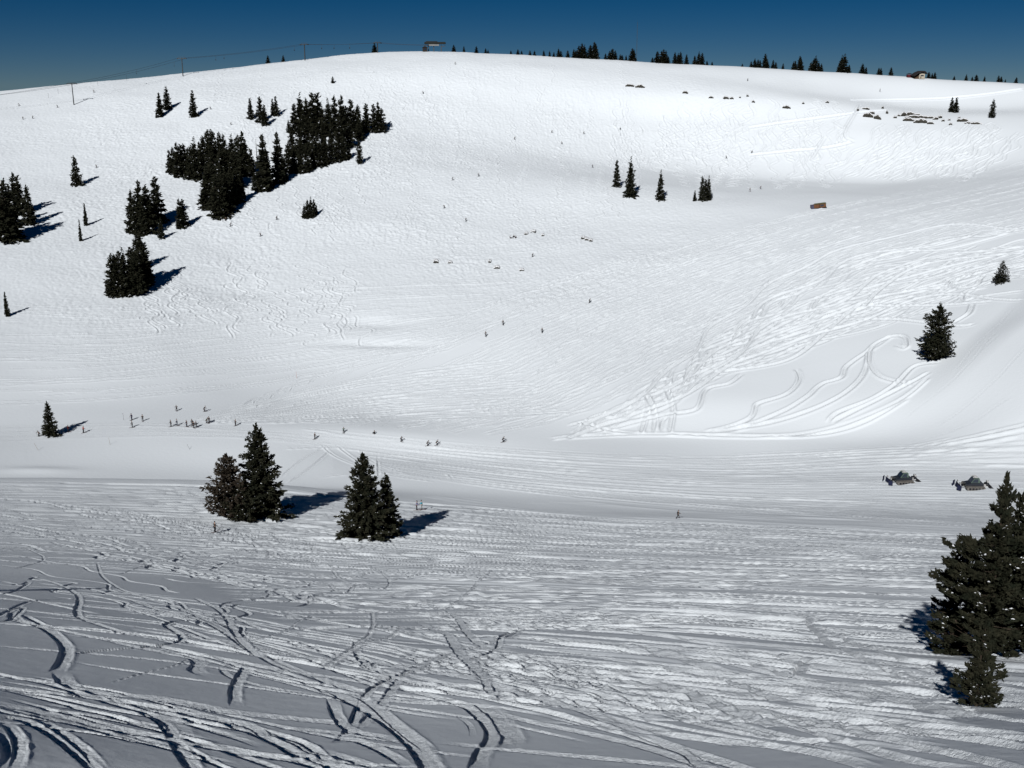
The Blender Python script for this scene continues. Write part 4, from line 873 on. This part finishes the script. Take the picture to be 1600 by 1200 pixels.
p = at(1420.5, 121); sh = thing('storage_shed', 'tiny dark red shed left of the ridge hut', 'shed', p, .1); MB().box((0,0,.9), (3.2, 2.2, 2.0)).build('wall', M_SHED, sh); MB().prism([(-1.9, 2.2), (1.9, 2.2), (0, 2.8)], -1.3, 1.3).build('roof', M_HROOF, sh)
# brown cabin on the slope
p = at(1279, 325.5); u = math.hypot(p.x, p.y) / F; L_ = 23*u
bs = thing('brown_cabin', 'long low brown cabin half buried on the slope below the bowl', 'cabin', (p.x, p.y, p.z), -.20); bs.rotation_euler = (0, -.14, -.12)
M_BROWN = mat('brown_panels', (.19, .085, .04), .8, .2, 1.4, (.13, .06, .03)); M_BLUEG = mat('blue_grey_panel', (.07, .07, .11), .7, .3); M_OLIVE = mat('olive_trim', (.10, .09, .035), .7, .3)
MB().box((-.2*u-L_*.14, 0, 3.6*u), (L_*.32, 3.0, 5.2*u)).build('wall', M_BROWN, bs, .05); MB().box((L_*.24, 0, 3.7*u), (L_*.40, 3.0, 5.4*u)).build('wall', M_BROWN, bs, .05)
MB().box((-L_*.40, 0, 3.0*u), (L_*.19, 3.0, 6.0*u)).build('end_panel', M_BLUEG, bs, .05)
MB().box((L_*.12, 0, 6.7*u), (L_*.72, 3.3, .8*u)).build('roof', M_OLIVE, bs, .05); MB().box((L_*.03, 0, .5*u), (L_*.92, 2.6, 1.1*u)).build('base', M_BLACK, bs)
MB().box((L_*.455, 0, 3.7*u), (.08, 2.6, 4.4*u)).build('door', M_OLIVE, bs); MB().box((L_*.2, -1.53, 4.1*u), (1.6, .06, .8)).build('window', M_GLASS, bs)

# ---------------------------------------------------------------- snow groomers
M_TRK = mat('track_rubber', (.11, .10, .09), .8, .3, 5, (.20, .19, .18)); M_BODY = mat('groomer_body', (.022, .026, .036), .4, .5); M_CABG = mat('cab_green_grey', (.09, .13, .11), .4, .5); M_LITE = mat('white_metal', (.6, .6, .6), .5, .4)
def groomer(lab, px, py, rz, tiller_up):
    """heads along -x"""
    t = thing('snow_groomer', lab, 'snow groomer', at(px, py), rz, 'snow groomers parked on the flat')
    for s in (-1, 1):
        P = [(-2.1, .0), (-2.45, .45), (-2.2, .85), (2.0, .90), (2.3, .5), (1.9, .0)]
        tr = MB().prism(P, s*1.75-.55, s*1.75+.55)
        for k in range(16): tr.box((-2.1 + k*.27, s*1.75, .90), (.07, 1.16, .07)); tr.box((-2.0+k*.26, s*1.75, .0), (.07, 1.16, .06))
        w = tr.build('track', M_TRK, t)
        for k in range(5): MB().tube((-1.6+k*.78, s*1.75-s*-.50, .42), (-1.6+k*.78, s*1.75+s*.60, .42), .30, .30, 14).build('wheel', M_BLACK, w)
    MB().box((0, 0, .75), (4.1, 2.3, .7)).build('chassis', M_BODY, t, .08)
    MB().prism([(-2.3, 1.0), (-2.2, 1.25), (-1.1, 1.55), (.1, 1.6), (2.0, 1.5), (2.1, 1.0)], -1.25, 1.25).build('bonnet', M_BODY, t, .05)
    cab = MB().prism([(-1.15, 1.56), (-.35, 2.75), (.2, 2.9), (.95, 2.8), (1.15, 1.58)], -1.05, 1.05).build('cab', M_CABG, t, .08)
    MB().prism([(-1.13, 1.68), (-.42, 2.70), (-.47, 2.73), (-1.19, 1.70)], -.95, .95).build('windscreen', M_GLASS, cab)
    for s in (-1, 1): MB().prism([(-.85, 1.75), (-.25, 2.62), (.55, 2.66), (.62, 1.75)], s*1.06, s*1.09).build('side_window', M_GLASS, cab)
    MB().box((.1, 0, 3.02), (.9, 1.7, .16)).box((-.15, -.4, 3.2), (.22, .22, .22)).build('roof_rack', M_LITE, cab, .03)
    for s in (-1, 1): MB().box((-.55, s*.75, 3.0), (.16, .28, .2)).build('headlight', M_LITE, cab)
    MB().tube((-2.0, .7, .7), (-3.7, .7, .55), .12).tube((-2.0, -.7, .7), (-3.7, -.7, .55), .12).tube((-2.0, 0, 1.3), (-3.5, 0, .9), .09).build('blade_arm', M_STEEL, t)
    bl = MB()
    bl.prism([(-3.7, .05), (-3.95, .1), (-3.85, .6), (-3.98, 1.15), (-3.85, 1.15), (-3.7, .6)], -1.7, 1.7)
    b = bl.build('blade', M_NAVY, t, .02)
    for s in (-1, 1): MB().box((-4.25, s*2.15, .62), (1.1, .12, 1.15), rz=s*.85).build('blade_wing', M_NAVY, b, .02)
    for s in (-1, 1): MB().box((-3.75, s*.9, 1.45), (.10, .9, .45)).build('blade_extension', M_LITE, b)
    z = .9 if tiller_up else .35
    MB().tube((2.0, .6, .75), (3.3, .6, .55+.2*tiller_up), .11).tube((2.0, -.6, .75), (3.3, -.6, .55+.2*tiller_up), .11).build('tiller_arm', M_LITE, t)
    ti = MB().tube((3.6, -2.2, .45), (3.6, 2.2, .45), .38, .38, 12).box((3.95, 0, .45), (.5, 4.4, .5)).build('tiller', M_BLACK, t)
    MB().box((3.45, 0, 1.25), (.35, .6, 1.3), ry=-.15).box((3.4, .9, 1.3), (.28, .28, .9)).build('hydraulic_tower', M_BODY, ti)
    MB().box((3.3, 0, 1.75), (.40, .9, .30)).build('hose_bracket', M_LITE, ti)
    return t
groomer('left snow groomer of the pair, dark cab, blade facing left', 1410, 753.5, .10, 1)
groomer('right snow groomer of the pair, close beside the big pines', 1521, 762, -.06, 0)
